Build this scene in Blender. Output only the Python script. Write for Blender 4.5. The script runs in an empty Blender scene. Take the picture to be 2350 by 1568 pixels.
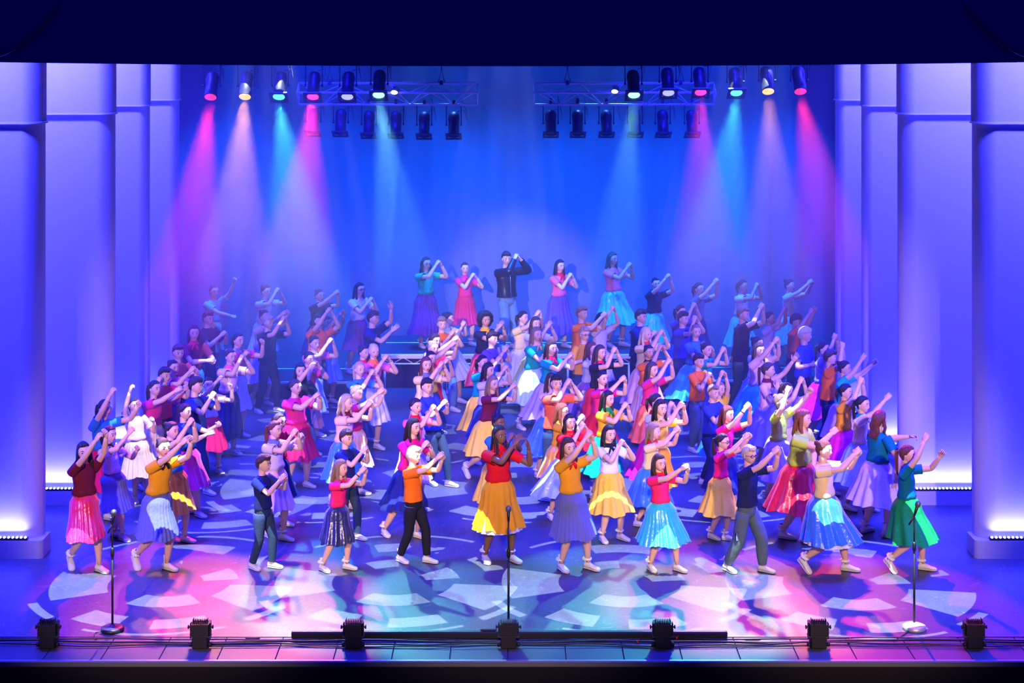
import bpy, math, random
import numpy as np
from mathutils import Matrix, Vector

random.seed(7)
SC = bpy.context.scene
COL = SC.collection
PI = math.pi

# ------------------------------------------------------------------ camera, world, exposure
F_PX, CAM_Z, HOR = 3800.0, 6.3, 70.0          # focal length in px, eye height over the stage, horizon row


def depth(y, z=0.0):
    """distance from the camera of a point of height z seen at row y"""
    return F_PX * (CAM_Z - z) / (y - HOR)


def at(px, y, z=0.0):
    d = depth(y, z)
    return Vector(((px - 1175.0) * d / F_PX, d, z))


def at_d(px, py, d):
    return Vector(((px - 1175.0) * d / F_PX, d, CAM_Z - (py - HOR) * d / F_PX))


cam = bpy.data.cameras.new('camera')
cam.sensor_fit = 'HORIZONTAL'
cam.sensor_width = 36.0
cam.lens = F_PX / 2350.0 * 36.0
cam.shift_y = -(784.0 - HOR) / 2350.0
cam.clip_end = 200
camo = bpy.data.objects.new('camera', cam)
camo.location = (0, 0, CAM_Z)
camo.rotation_euler = (PI / 2, 0, 0)
COL.objects.link(camo)
SC.camera = camo

w = bpy.data.worlds.new('blue_fill')
w.use_nodes = True
w.node_tree.nodes['Background'].inputs[0].default_value = (0.004, 0.004, 1.0, 1)
w.node_tree.nodes['Background'].inputs[1].default_value = 0.2  # even blue ambient fill, added to lift the dark pelmet
SC.world = w
SC.view_settings.view_transform = 'Standard'
SC.view_settings.look = 'None'
SC.view_settings.gamma = 1.0
SC.view_settings.use_curve_mapping = False
SC.view_settings.exposure = 0.0
SC.cycles.max_bounces = 4
SC.cycles.diffuse_bounces = 2
SC.cycles.glossy_bounces = 2


# ------------------------------------------------------------------ lights of the house and the fly bars
def aim(o, target):
    d = Vector(target) - o.location
    o.rotation_euler = d.to_track_quat('-Z', 'Y').to_euler()


def spot(name, loc, target, color, power, angle, blend=0.4, radius=0.08, parent=None):
    l = bpy.data.lights.new(name, 'SPOT')
    l.color, l.energy, l.spot_size, l.spot_blend = color, power, math.radians(angle), blend
    l.shadow_soft_size = radius
    o = bpy.data.objects.new(name, l)
    o.location = loc
    aim(o, target)
    COL.objects.link(o)
    if parent:
        o.location = Vector(loc) - parent.location
        o.parent = parent
    return o


def area(name, loc, target, color, power, sx, sy, spread=180):
    l = bpy.data.lights.new(name, 'AREA')
    l.shape = 'RECTANGLE'
    l.size, l.size_y, l.color, l.energy = sx, sy, color, power
    l.spread = math.radians(spread)
    o = bpy.data.objects.new(name, l)
    o.location = loc
    aim(o, target)
    COL.objects.link(o)
    return o


AZURE, DEEP = (0.003, 0.11, 1.0), (0.006, 0.008, 1.0)
# front-of-house wash: three profiles on the circle front, shuttered to the acting area
for x, c, pw in ((-3.2, (1.0, 0.66, 0.60), 13000), (0.0, (1.0, 0.68, 0.60), 11000), (3.2, (1.0, 0.66, 0.50), 13000)):
    spot('house_wash', (x * 1.6, 1.0, 8.0), (x, 19.8, 0.9), c, pw, 17, 0.7, 0.15)
    spot('house_wash', (x * 1.4, 2.0, 8.2), (x, 26.0, 1.1), (0.95, 0.66, 0.85), 7000, 14, 0.7, 0.15)
# follow spot on the centre of the top riser
spot('follow_spot', (-4.5, 1.0, 7.9), (0.10, 30.6, 1.55), (0.80, 0.70, 0.95), 48000, 6.2, 0.75, 0.05)
# blue wash bars over the stage
for i, (x, d) in enumerate(((-3.4, 19.5), (0, 19.5), (3.4, 19.5), (-3.2, 23.5), (0, 23.5), (3.2, 23.5), (-3, 27), (3, 27))):
    spot('blue_wash', (x, d, 8.6), (x * 0.9, d - 0.3, 0), DEEP, 4200 if d < 22 else 6000, 58, 0.7, 0.2)
# azure bar over the cyclorama, narrow streaks in the haze
for i, x in enumerate((-5.3, -3.4, -1.5, 0.0, 1.6, 3.3, 4.9)):
    spot('cyc_bar', (x * 0.98, 28.3, 8.4), (x, 30.6, 1.0), AZURE, 12000, 46, 0.8, 0.06)
for i, (x, tx, tz) in enumerate(((-4.6, -5.0, 0), (-1.55, -1.8, 0), (-1.15, -0.9, 0), (-0.1, -0.3, 0.5), (0.25, 0.5, 0.5),
                                 (1.5, 1.1, 0.5), (1.75, 1.9, 0.3), (3.6, 3.7, 0))):
    spot('haze_beam', (x, 29.0, 8.2), (tx, 27.0, tz), (0.07, 0.24, 1.0), 5000, 11, 0.6, 0.04)

# ------------------------------------------------------------------ materials
MATS = {}


def nt(m):
    m.use_nodes = True
    t = m.node_tree
    return t, t.nodes['Principled BSDF']


def fabric(name, rgb, rough=0.85, scale=60.0, var=0.12, bump=0.38, satin=False):
    key = (name, rough, satin)
    if key in MATS:
        return MATS[key]
    m = bpy.data.materials.new(name)
    t, b = nt(m)
    n = t.nodes.new('ShaderNodeTexNoise')
    n.inputs['Scale'].default_value = scale
    n.inputs['Detail'].default_value = 3
    tc = t.nodes.new('ShaderNodeTexCoord')
    t.links.new(tc.outputs['Object'], n.inputs['Vector'])
    mx = t.nodes.new('ShaderNodeMixRGB')
    mx.blend_type = 'MULTIPLY'
    mx.inputs[0].default_value = var * 2
    mx.inputs[1].default_value = (*rgb, 1)
    t.links.new(n.outputs['Color'], mx.inputs[2])
    cr = t.nodes.new('ShaderNodeMixRGB')
    cr.inputs[0].default_value = 0.5
    cr.inputs[1].default_value = (*rgb, 1)
    t.links.new(mx.outputs[0], cr.inputs[2])
    t.links.new(cr.outputs[0], b.inputs['Base Color'])
    b.inputs['Roughness'].default_value = 0.32 if satin else rough
    b.inputs['Specular IOR Level'].default_value = 0.8 if satin else 0.2
    if satin:
        b.inputs['Sheen Weight'].default_value = 0.3
    n2 = t.nodes.new('ShaderNodeTexNoise')
    n2.inputs['Scale'].default_value = 14
    t.links.new(tc.outputs['Object'], n2.inputs['Vector'])
    bp = t.nodes.new('ShaderNodeBump')
    bp.inputs['Strength'].default_value = bump
    bp.inputs['Distance'].default_value = 0.03
    t.links.new(n2.outputs['Fac'], bp.inputs['Height'])
    t.links.new(bp.outputs[0], b.inputs['Normal'])
    MATS[key] = m
    return m


def plain(name, rgb, rough=0.5, metal=0.0, emit=None, strength=0.0, noise=0.06):
    if name in MATS:
        return MATS[name]
    m = bpy.data.materials.new(name)
    t, b = nt(m)
    n = t.nodes.new('ShaderNodeTexNoise')
    n.inputs['Scale'].default_value = 25
    mx = t.nodes.new('ShaderNodeMixRGB')
    mx.blend_type = 'MULTIPLY'
    mx.inputs[0].default_value = noise * 3
    mx.inputs[1].default_value = (*rgb, 1)
    t.links.new(n.outputs['Fac'], mx.inputs[2])
    t.links.new(mx.outputs[0], b.inputs['Base Color'])
    b.inputs['Roughness'].default_value = rough
    b.inputs['Metallic'].default_value = metal
    if emit:
        b.inputs['Emission Color'].default_value = (*emit, 1)
        b.inputs['Emission Strength'].default_value = strength
    MATS[name] = m
    return m


BLACK = plain('black_metal', (0.012, 0.012, 0.016), 0.45)
RUBBER = plain('black_rubber', (0.008, 0.008, 0.01), 0.55)
ALU = plain('aluminium', (0.80, 0.81, 0.84), 0.3, 0.25)
PAINT = plain('white_edge_paint', (0.92, 0.92, 0.94), 0.4)
CHROME = plain('steel', (0.5, 0.5, 0.55), 0.3, 1.0)


def floor_material():
    m = bpy.data.materials.new('dance_vinyl')
    t, b = nt(m)
    tc = t.nodes.new('ShaderNodeTexCoord')
    n = t.nodes.new('ShaderNodeTexNoise')
    n.inputs['Scale'].default_value = 1.6
    n.inputs['Detail'].default_value = 6
    t.links.new(tc.outputs['Object'], n.inputs['Vector'])
    r = t.nodes.new('ShaderNodeValToRGB')
    r.color_ramp.elements[0].position, r.color_ramp.elements[1].position = 0.3, 0.75
    r.color_ramp.elements[0].color = (0.048, 0.048, 0.052, 1)
    r.color_ramp.elements[1].color = (0.082, 0.082, 0.088, 1)
    t.links.new(n.outputs['Fac'], r.inputs[0])
    last = r.outputs[0]
    # scuffs: thin curved scratch lines left by shoes
    for k, (sc, w_, s2) in enumerate(((2.3, 0.012, 3.0), (3.7, 0.010, 1.7), (1.3, 0.006, 5.0))):
        mp = t.nodes.new('ShaderNodeMapping')
        mp.inputs['Rotation'].default_value = (0, 0, 0.7 * k + 0.3)
        mp.inputs['Location'].default_value = (3.1 * k, 1.7 * k, 0)
        t.links.new(tc.outputs['Object'], mp.inputs['Vector'])
        nn = t.nodes.new('ShaderNodeTexNoise')
        nn.inputs['Scale'].default_value = sc
        nn.inputs['Detail'].default_value = 1.0
        nn.inputs['Distortion'].default_value = s2
        t.links.new(mp.outputs[0], nn.inputs['Vector'])
        c = t.nodes.new('ShaderNodeMath')
        c.operation = 'COMPARE'
        c.inputs[1].default_value, c.inputs[2].default_value = 0.5, w_ * 0.5
        t.links.new(nn.outputs['Fac'], c.inputs[0])
        ml = t.nodes.new('ShaderNodeMath')
        ml.operation = 'MULTIPLY'
        ml.inputs[1].default_value = 0.55
        t.links.new(c.outputs[0], ml.inputs[0])
        mx = t.nodes.new('ShaderNodeMixRGB')
        mx.inputs[2].default_value = (0.15, 0.15, 0.155, 1)
        t.links.new(ml.outputs[0], mx.inputs[0])
        t.links.new(last, mx.inputs[1])
        last = mx.outputs[0]
    t.links.new(last, b.inputs['Base Color'])
    n3 = t.nodes.new('ShaderNodeTexNoise')
    n3.inputs['Scale'].default_value = 30
    t.links.new(tc.outputs['Object'], n3.inputs['Vector'])
    mr = t.nodes.new('ShaderNodeMapRange')
    mr.inputs[3].default_value, mr.inputs[4].default_value = 0.28, 0.46
    t.links.new(n3.outputs['Fac'], mr.inputs[0])
    t.links.new(mr.outputs[0], b.inputs['Roughness'])
    b.inputs['Specular IOR Level'].default_value = 0.35
    return m


# ------------------------------------------------------------------ mesh helpers
class MB:
    """collects vertices and faces and links them as one mesh object"""

    def __init__(s):
        s.v, s.f, s.m, s.n = [], [], [], 0

    def add(s, v, f, mat=0):
        v = np.asarray(v, float).reshape(-1, 3)
        k = s.n
        s.v.append(v)
        s.f += [tuple(i + k for i in q) for q in f]
        s.m += [mat] * len(f)
        s.n += len(v)

    def mesh(s, name, mats, smooth=True):
        me = bpy.data.meshes.new(name)
        me.from_pydata(np.concatenate(s.v).tolist(), [], s.f)
        for q in mats:
            me.materials.append(q)
        me.polygons.foreach_set('material_index', s.m)
        me.polygons.foreach_set('use_smooth', [smooth] * len(s.f))
        me.update()
        return me

    def build(s, name, mats, parent=None, smooth=True, loc=None):
        if not isinstance(mats, (list, tuple)):
            mats = [mats]
        o = bpy.data.objects.new(name, s.mesh(name, mats, smooth))
        COL.objects.link(o)
        o.parent = parent
        if loc is not None:
            o.location = loc
        return o

    # --- shapes
    def box(s, lo, hi, mat=0):
        x0, y0, z0 = lo
        x1, y1, z1 = hi
        s.add([(x0, y0, z0), (x1, y0, z0), (x1, y1, z0), (x0, y1, z0), (x0, y0, z1), (x1, y0, z1), (x1, y1, z1), (x0, y1, z1)],
              [(3, 2, 1, 0), (4, 5, 6, 7), (0, 1, 5, 4), (1, 2, 6, 5), (2, 3, 7, 6), (3, 0, 4, 7)], mat)

    def bevel_box(s, lo, hi, b=0.01, mat=0):
        """box with chamfered edges"""
        lo, hi = np.array(lo, float), np.array(hi, float)
        c, h = (lo + hi) / 2, (hi - lo) / 2
        b = min(b, h.min() * 0.9)
        vs, idx = [], {}
        for ax in range(3):
            for sg in np.ndindex(2, 2, 2):
                g = np.array(sg) * 2 - 1
                p = g * (h - b)
                p[ax] = g[ax] * h[ax]
                idx[(ax,) + tuple(g)] = len(vs)
                vs.append(c + p)
        fs = []
        for ax in range(3):
            u, v = (ax + 1) % 3, (ax + 2) % 3
            for sg in (-1, 1):
                q = []
                for a, b_ in ((-1, -1), (1, -1), (1, 1), (-1, 1)):
                    g = [0, 0, 0]
                    g[ax], g[u], g[v] = sg, a, b_
                    q.append(idx[(ax,) + tuple(g)])
                fs.append(tuple(q if sg > 0 else q[::-1]))
            for a in (-1, 1):                     # edges parallel to ax
                for b_ in (-1, 1):
                    g0, g1 = [0, 0, 0], [0, 0, 0]
                    g0[ax], g1[ax] = -1, 1
                    for g in (g0, g1):
                        g[u], g[v] = a, b_
                    fs.append((idx[(u,) + tuple(g0)], idx[(u,) + tuple(g1)], idx[(v,) + tuple(g1)], idx[(v,) + tuple(g0)]))
        for sg in np.ndindex(2, 2, 2):
            g = tuple(np.array(sg) * 2 - 1)
            fs.append((idx[(0,) + g], idx[(1,) + g], idx[(2,) + g]))
        s.add(vs, fs, mat)

    def loft(s, C, A, B, n=12, cap=(True, True), mat=0, mod=None):
        C, A, B = (np.asarray(q, float) for q in (C, A, B))
        k = len(C)
        th = np.linspace(0, 2 * PI, n, endpoint=False)
        c, sn = np.cos(th)[None, :, None], np.sin(th)[None, :, None]
        R = c * A[:, None] + sn * B[:, None]
        if mod is not None:
            R = R * mod(th)[:, :, None]
        V = (C[:, None] + R).reshape(-1, 3)
        f = [(i * n + j, i * n + (j + 1) % n, (i + 1) * n + (j + 1) % n, (i + 1) * n + j) for i in range(k - 1) for j in range(n)]
        if cap[0]:
            f.append(tuple(range(n - 1, -1, -1)))
        if cap[1]:
            f.append(tuple((k - 1) * n + j for j in range(n)))
        s.add(V, f, mat)

    def tube(s, P, r, n=8, mat=0, cap=(True, True), flat=1.0):
        P = np.asarray(P, float)
        k = len(P)
        r = np.full(k, r) if np.isscalar(r) else np.asarray(r, float)
        T = np.gradient(P, axis=0) if k > 2 else np.repeat((P[1] - P[0])[None], 2, 0)
        T /= np.linalg.norm(T, axis=1)[:, None] + 1e-12
        ref = np.array((0, 0, 1.0)) if abs(T[0][2]) < 0.9 else np.array((1.0, 0, 0))
        A, B = [], []
        for i in range(k):
            a = ref - T[i] * ref.dot(T[i])
            if np.linalg.norm(a) < 1e-4:
                a = np.cross(T[i], (0.3, 0.9, 0.1))
            a /= np.linalg.norm(a)
            ref = a
            A.append(a * r[i])
            B.append(np.cross(T[i], a) * r[i] * flat)
        s.loft(P, A, B, n, cap, mat)

    def ball(s, c, r, M=None, nu=10, nv=7, mat=0):
        r = np.array((r, r, r) if np.isscalar(r) else r, float)
        lat = np.linspace(PI / 2, -PI / 2, nv + 2)[1:-1]
        lon = np.linspace(0, 2 * PI, nu, endpoint=False)
        V = [(0, 0, 1)] + [(math.cos(a) * math.cos(b), math.cos(a) * math.sin(b), math.sin(a)) for a in lat for b in lon] + [(0, 0, -1)]
        V = np.array(V) * r
        if M is not None:
            V = V @ np.asarray(M, float).T
        V = V + np.asarray(c, float)
        f = [(0, 1 + j, 1 + (j + 1) % nu) for j in range(nu)]
        f += [(1 + i * nu + j, 1 + (i + 1) * nu + j, 1 + (i + 1) * nu + (j + 1) % nu, 1 + i * nu + (j + 1) % nu) for i in range(nv - 1) for j in range(nu)]
        e = 1 + nv * nu
        f += [(e, 1 + (nv - 1) * nu + (j + 1) % nu, 1 + (nv - 1) * nu + j) for j in range(nu)]
        s.add(V, f, mat)

    def lathe(s, prof, n=16, c=(0, 0, 0), axis=(0, 0, 1), mat=0, cap=(True, True)):
        """profile of (radius, height) pairs along an axis"""
        ax = np.asarray(axis, float)
        ax /= np.linalg.norm(ax)
        a = np.cross(ax, (0, 1, 0) if abs(ax[1]) < 0.9 else (1, 0, 0))
        a /= np.linalg.norm(a)
        b = np.cross(ax, a)
        C = [np.asarray(c) + ax * h for r, h in prof]
        s.loft(C, [a * r for r, h in prof], [b * r for r, h in prof], n, cap, mat)


def empty(name, loc, label=None, cat=None, group=None):
    o = bpy.data.objects.new(name, None)
    o.empty_display_size = 0.1
    o.location = loc
    COL.objects.link(o)
    if label:
        o['label'], o['category'] = label, cat
    if group:
        o['group'] = group
    return o


def tag(o, label, cat, group=None):
    o['label'], o['category'] = label, cat
    if group:
        o['group'] = group
    return o


def structure(o, label=None, cat=None):
    o['kind'] = 'structure'
    if label:
        o['label'] = label
    if cat:
        o['category'] = cat
    return o


def inst(name, me, parent, M):
    """an object sharing mesh data, placed by a matrix relative to its parent"""
    o = bpy.data.objects.new(name, me)
    COL.objects.link(o)
    o.parent = parent
    o.matrix_local = M
    return o


# ------------------------------------------------------------------ the setting
D_LIP = depth(1519)
D_PANEL = depth(1462)
VINYL = floor_material()
m = MB()
m.box((-9, D_PANEL, -0.3), (9, 31.6, 0))
fl = structure(m.build('floor', VINYL, smooth=False), 'glossy dark vinyl stage floor under the blue light', 'floor')
# forestage boards with open joints, seam spacing as in the photo
BOARD = fabric('forestage_board', (0.09, 0.09, 0.10), 0.45, 8, 0.2, 0.05)
x0 = (1563 - 1175) * depth(1500) / F_PX
x = x0 - 0.583 * 18
bm_ = MB()
bm_.bevel_box((-0.2885, 0, -0.05), (0.2885, D_PANEL - D_LIP - 0.07, -0.004), 0.004)
bme = bm_.mesh('stage_board', [BOARD], False)
while x < 9:
    inst('stage_board', bme, fl, Matrix.Translation((x + 0.29, D_LIP + 0.062, 0)))
    x += 0.583
m = MB()
m.bevel_box((-9, D_LIP, -0.06), (9, D_LIP + 0.055, 0.004), 0.01)
structure(m.build('trim_1', plain('lip_trim', (0.25, 0.25, 0.27), 0.4, 0.3), smooth=False), 'metal nosing along the stage lip', 'trim')
m = MB()
m.box((-9, D_LIP + 0.02, -1.6), (9, D_LIP + 0.35, -0.06))
structure(m.build('wall_front', plain('lip_black', (0.006, 0.006, 0.008), 0.9), smooth=False), 'black face of the stage lip', 'wall')
m = MB()
m.box((-12, 3, -1.7), (12, D_LIP + 0.3, -1.6))
structure(m.build('floor_pit', plain('pit_black', (0.004, 0.004, 0.006), 0.95), smooth=False), 'dark auditorium floor below the stage', 'floor')
m = MB()
m.box((-9, 31.6, -0.3), (9, 31.75, 9.5))
structure(m.build('wall_back', plain('wall_black', (0.006, 0.006, 0.01), 0.95), smooth=False), 'black rear wall', 'wall')
for sgn, nm in ((-1, 'wall_left'), (1, 'wall_right')):
    m = MB()
    m.box((sgn * 9.0 - 0.1, D_LIP, -0.3), (sgn * 9.0 + 0.1, 31.75, 9.5))
    structure(m.build(nm, MATS['wall_black'], smooth=False), 'black side wall of the wings', 'wall')
m = MB()
m.box((-9, 17.9, 9.4), (9, 31.75, 9.5))
structure(m.build('ceiling', MATS['wall_black'], smooth=False), 'black fly loft roof', 'ceiling')

# pelmet: black header, blue spill light painted into its cloth colour, slightly sagging lower edge, and two arch ribs
m = MB()
D_P = 17.75
sP = F_PX / D_P
xs = np.linspace(-10, 10, 41)
top, bot = [], []
for x in xs:
    px = 1175 + x * sP
    edge = 152.0 - 9.0 * ((px - 1175) / 1175.0) ** 2
    bot.append(CAM_Z - (edge - HOR) / sP)
n = len(xs)
V = [(x, D_P, b) for x, b in zip(xs, bot)] + [(x, D_P, 10.0) for x in xs] + [(x, D_P + 0.12, b) for x, b in zip(xs, bot)] + [(x, D_P + 0.12, 10.0) for x in xs]
f = []
for i in range(n - 1):
    f += [(i, i + 1, n + i + 1, n + i), (2 * n + i + 1, 2 * n + i, 3 * n + i, 3 * n + i + 1), (i + 1, i, 2 * n + i, 2 * n + i + 1)]
m.add(V, f)
pel = structure(m.build('wall_proscenium', fabric('pelmet_cloth_blue_spill', (0.02, 0.02, 0.30), 0.9), smooth=False), 'black pelmet across the top of the stage', 'wall')
for sgn in (-1, 1):
    m = MB()
    P = []
    for a in np.linspace(0.0, 1.0, 14):
        P.append((sgn * (6.05 - 1.2 * a ** 0.7 - 0.0), D_P - 0.03, 5.95 + 0.62 * a ** 1.0 - 0.15 * math.sin(a * PI)))
    m.tube(P, 0.018, 6)
    m.build('arch_rib', plain('rib', (0.10, 0.10, 0.14), 0.5), pel)

# backdrop curtain, gathered in soft vertical folds
m = MB()
nx, nz = 420, 4
xs = np.linspace(-7.4, 7.4, nx)
rng = np.random.RandomState(3)
ph = np.cumsum(rng.uniform(0.25, 0.55, nx))
fold = 0.035 * np.sin(ph) + 0.03 * np.sin(xs * 2.1 + 1) + 0.02 * np.sin(xs * 5.3)
V, f = [], []
for k, z in enumerate((0.02, 3.0, 6.0, 9.0)):
    for i in range(nx):
        V.append((xs[i], 31.15 + fold[i] * (1.0 - 0.15 * k), z))
for k in range(3):
    for i in range(nx - 1):
        f.append((k * nx + i, k * nx + i + 1, (k + 1) * nx + i + 1, (k + 1) * nx + i))
m.add(V, f)
tag(m.build('backdrop_curtain', fabric('curtain_blue', (0.13, 0.13, 0.17), 0.9, 40, 0.1, 0.05)), 'tall blue-lit gathered backdrop curtain behind the risers', 'curtain')

# ------------------------------------------------------------------ wing flats with plinths and LED battens
FLAT = fabric('white_flat_cloth', (0.62, 0.62, 0.64), 0.75, 9, 0.05, 0.06)
PLINTH = plain('plinth_white', (0.55, 0.55, 0.58), 0.6)
LED_ON = plain('led_on', (0.5, 0.5, 0.6), 0.3, 0, (0.55, 0.6, 1.0), 9.0)


def outline(xi, xo, d0, d1, r, sgn, n=20):
    """plan of a flat: inner front and back corners rounded"""
    pts = [(xi, d0 + r + 0.03)]
    for a in np.linspace(0, PI / 2, n):
        pts.append((xi + sgn * r * (1 - math.cos(a)), d0 + r * (1 - math.sin(a))))
    pts.append((xi + sgn * (r + 0.03), d0))
    pts.append((xo, d0))
    pts.append((xo, d1))
    pts.append((xi, d1))
    return pts


def prism(mb, pts, z0, z1, mat=0):
    k = len(pts)
    V = [(x, y, z0) for x, y in pts] + [(x, y, z1) for x, y in pts]
    f = [(i, (i + 1) % k, k + (i + 1) % k, k + i) for i in range(k)]
    f += [tuple(range(k - 1, -1, -1)), tuple(range(k, 2 * k))]
    mb.add(V, f, mat)


lens_mb = MB()
lens_mb.lathe([(0.017, 0), (0.017, 0.004), (0.009, 0.009)], 8, axis=(0, -0.5, 0.85))
LENS = lens_mb.mesh('led_lens', [LED_ON])
SIDE = {-1: 'under the red-lit lamps', 1: 'by the green-skirted dancer'}
CAPZ = 5.18
flats = []
for sgn in (-1, 1):
    for k, (yb, xi, wdt, ph_, r) in enumerate(((1283, 5.66 if sgn < 0 else 5.58, 3.2, 0.215, 0.22), (1160, 5.33 if sgn < 0 else 5.18, 3.2, 0.185, 0.20),
                                               (1053, 5.39 if sgn < 0 else 5.20, 3.0, 0.18, 0.12), (977, 5.36 if sgn < 0 else 5.21, 3.0, 0.18, 0.12))):
        d0 = depth(yb) + 0.06
        rank = ('nearest the stage lip', 'second from the stage lip', 'third from the stage lip', 'nearest the backdrop curtain')[k]
        side = 'beyond the green skirt' if sgn > 0 else 'beyond the hot pink skirt'
        root = empty('wing_flat', (sgn * (xi + 1), d0, 0), f'white wing flat {rank}, {side}', 'wing flat', 'wing flats along both sides')
        L = np.array(root.location)

        def part(nm, mat, z0, z1, grow, rr, smooth=False):
            mb = MB()
            pts = outline(sgn * (xi - grow), sgn * (xi + wdt), d0 - grow, d0 + 0.24 + 0.06 * (k == 0), rr, sgn)
            pts = [(x - L[0], y - L[1]) for x, y in pts]
            prism(mb, pts, z0, z1)
            o = mb.build(nm, mat, root, smooth=False)
            return o
        part('plinth', PLINTH, 0, ph_, 0.06, 0.06)
        part('lower_panel', FLAT, ph_, CAPZ, 0.0, r)
        part('upper_panel', FLAT, CAPZ + 0.02, 8.4, 0.012, r)
        part('ledge', PAINT, CAPZ, CAPZ + 0.02, 0.03, r)
        # LED batten on the plinth ledge
        bl = 2.2
        bx0 = xi + (0.12 if k else 0.12)
        zt = ph_
        bat = empty('led_batten', (sgn * (bx0 + bl / 2), d0 - 0.03, zt), f'lit LED batten under the flat {rank}, {side}', 'LED batten', 'LED battens at the wing flats')
        mb = MB()
        mb.bevel_box((-bl / 2, -0.026, 0.0), (bl / 2, 0.026, 0.035), 0.006)
        mb.build('housing', BLACK, bat, smooth=False)
        nl = 44 if k < 2 else 24
        for q in range(nl):
            xx = -bl / 2 + bl * (q + 0.5) / nl
            inst('led_lens', LENS, bat, Matrix.Translation((xx, -0.012, 0.034)))
        area('batten_light', (sgn * (bx0 + bl / 2), d0 - 0.07, zt + 0.06), (sgn * (bx0 + bl / 2), d0 + 0.16, zt + 2.2), (0.020, 0.019, 1.0), 360, bl, 0.03, 120)
        area('border_light', (sgn * (xi + 1.25), d0 - 0.9, 7.8), (sgn * (xi + 1.1), d0 + 0.1, 3.4), (0.03, 0.028, 1.0), 1350, 1.9, 0.1, 100)

# ------------------------------------------------------------------ risers
DECK = plain('riser_deck', (0.035, 0.035, 0.04), 0.5)
RISER_FACE = plain('riser_black', (0.012, 0.012, 0.016), 0.8)


def riser(xa, xb, h, yfront, yjoint, dback, label, truss=False):
    d0, dj = depth(yfront, h), depth(yjoint, h)
    root = empty('stage_riser', ((xa + xb) / 2, d0, 0), label, 'riser', 'stage risers before the curtain')
    cx = (xa + xb) / 2
    for a, b, nm in ((d0, dj, 'deck'), (dj, dback, 'deck')):
        mb = MB()
        mb.box((xa - cx, a - d0 + 0.012, h - 0.07), (xb - cx, b - d0 - 0.004, h))
        mb.build(nm, DECK, root, smooth=False)
        mb = MB()
        mb.bevel_box((xa - cx, a - d0 - 0.004, h - 0.034), (xb - cx, a - d0 + 0.030, h + 0.005), 0.003)
        mb.build('edge_strip', PAINT, root, smooth=False)
    mb = MB()
    mb.box((xa - cx + 0.03, 0.08, 0), (xb - cx - 0.03, dback - d0, h - 0.07))
    mb.build('skirting', RISER_FACE, root, smooth=False)
    if truss:
        mb = MB()
        mb.bevel_box((xa - cx, 0.004, h - 0.075), (xb - cx, 0.06, h - 0.03), 0.004)
        mb.build('top_rail', PAINT, root, smooth=False)
        mb = MB()
        mb.bevel_box((xa - cx, 0.004, h - 0.175), (xb - cx, 0.06, h - 0.155), 0.004)
        mb.build('bottom_rail', PAINT, root, smooth=False)
        nb = int((xb - xa) / 0.19)
        for i in range(nb):
            a = xa - cx + (xb - xa) * i / nb
            b = xa - cx + (xb - xa) * (i + 1) / nb
            mb = MB()
            z0, z1 = (h - 0.158, h - 0.072) if i % 2 else (h - 0.072, h - 0.158)
            mb.tube([(a + 0.02, 0.03, z0), (b - 0.02, 0.03, z1)], 0.007, 6)
            mb.build('brace', PAINT, root)
        for i in range(int((xb - xa) / 1.0) + 1):
            a = xa - cx + 0.06 + i * (xb - xa - 0.12) / int((xb - xa) / 1.0)
            mb = MB()
            mb.tube([(a, 0.04, 0), (a, 0.04, h - 0.17)], 0.022, 8)
            mb.build('leg', PAINT, root)
    return root


riser(-2.3, 2.12, 0.6, 814, 787, 30.95, 'high black stage riser with white truss edge under the person in leather jacket', True)
riser(-5.2, -2.32, 0.3, 877, 847, 30.95, 'low black stage riser under the person in turquoise top and tan skirt')
riser(2.14, 5.1, 0.3, 873, 844, 30.95, 'low black stage riser under the person in black top and turquoise skirt')

# ------------------------------------------------------------------ people
RGB = dict(red=(.80, .008, .015), crimson=(.74, .012, .06), hotpink=(.90, .02, .13), pink=(.86, .12, .30), magenta=(.74, .012, .17), maroon=(.15, .008, .03),
           orange=(.92, .17, .006), coral=(.88, .14, .05), mustard=(.90, .38, .012), yellow=(.90, .58, .045), amber=(.94, .40, .006), cream=(.90, .68, .30),
           white=(.82, .82, .82), lilac=(.62, .52, .74), palepink=(.82, .50, .60), lavender=(.46, .36, .78), teal=(.0, .30, .34), green=(.005, .28, .045), emerald=(.0, .40, .22),
           turquoise=(.02, .50, .52), blue=(.03, .20, .60), royal=(.03, .05, .50), navy=(.014, .02, .10), black=(.012, .012, .02),
           denim=(.028, .05, .10), paledenim=(.14, .26, .36), greyblue=(.14, .15, .28), cargo=(.11, .16, .18), lime=(.52, .68, .07), mint=(.55, .80, .72), peach=(.92, .50, .22),
           purple=(.12, .06, .34), plum=(.17, .03, .13), lightblue=(.32, .46, .80), tan=(.60, .38, .22), olive=(.45, .45, .08), silver=(.5, .5, .6), darkteal=(.0, .16, .24))
SAY = dict(hotpink='hot pink', palepink='pale pink', paledenim='pale blue denim', greyblue='grey-blue', cargo='grey cargo', lightblue='light blue', royal='royal blue', amber='golden orange', darkteal='dark teal',
           denim='dark denim')
HAIRC = dict(black=(.010, .008, .008), dark=(.022, .012, .008), brown=(.07, .03, .015), auburn=(.16, .035, .015), ginger=(.30, .09, .03), fair=(.34, .20, .10), blond=(.60, .42, .22), platinum=(.80, .70, .52))
SKINC = dict(fair=(.74, .44, .33), tan=(.50, .26, .17), brown=(.24, .11, .06))


def skin_mat(k):
    nm = 'skin_' + k
    if nm in MATS:
        return MATS[nm]
    mt = plain(nm, SKINC[k], 0.5, noise=0.03)
    b = mt.node_tree.nodes['Principled BSDF']
    b.inputs['Specular IOR Level'].default_value = 0.35
    return mt


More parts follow.
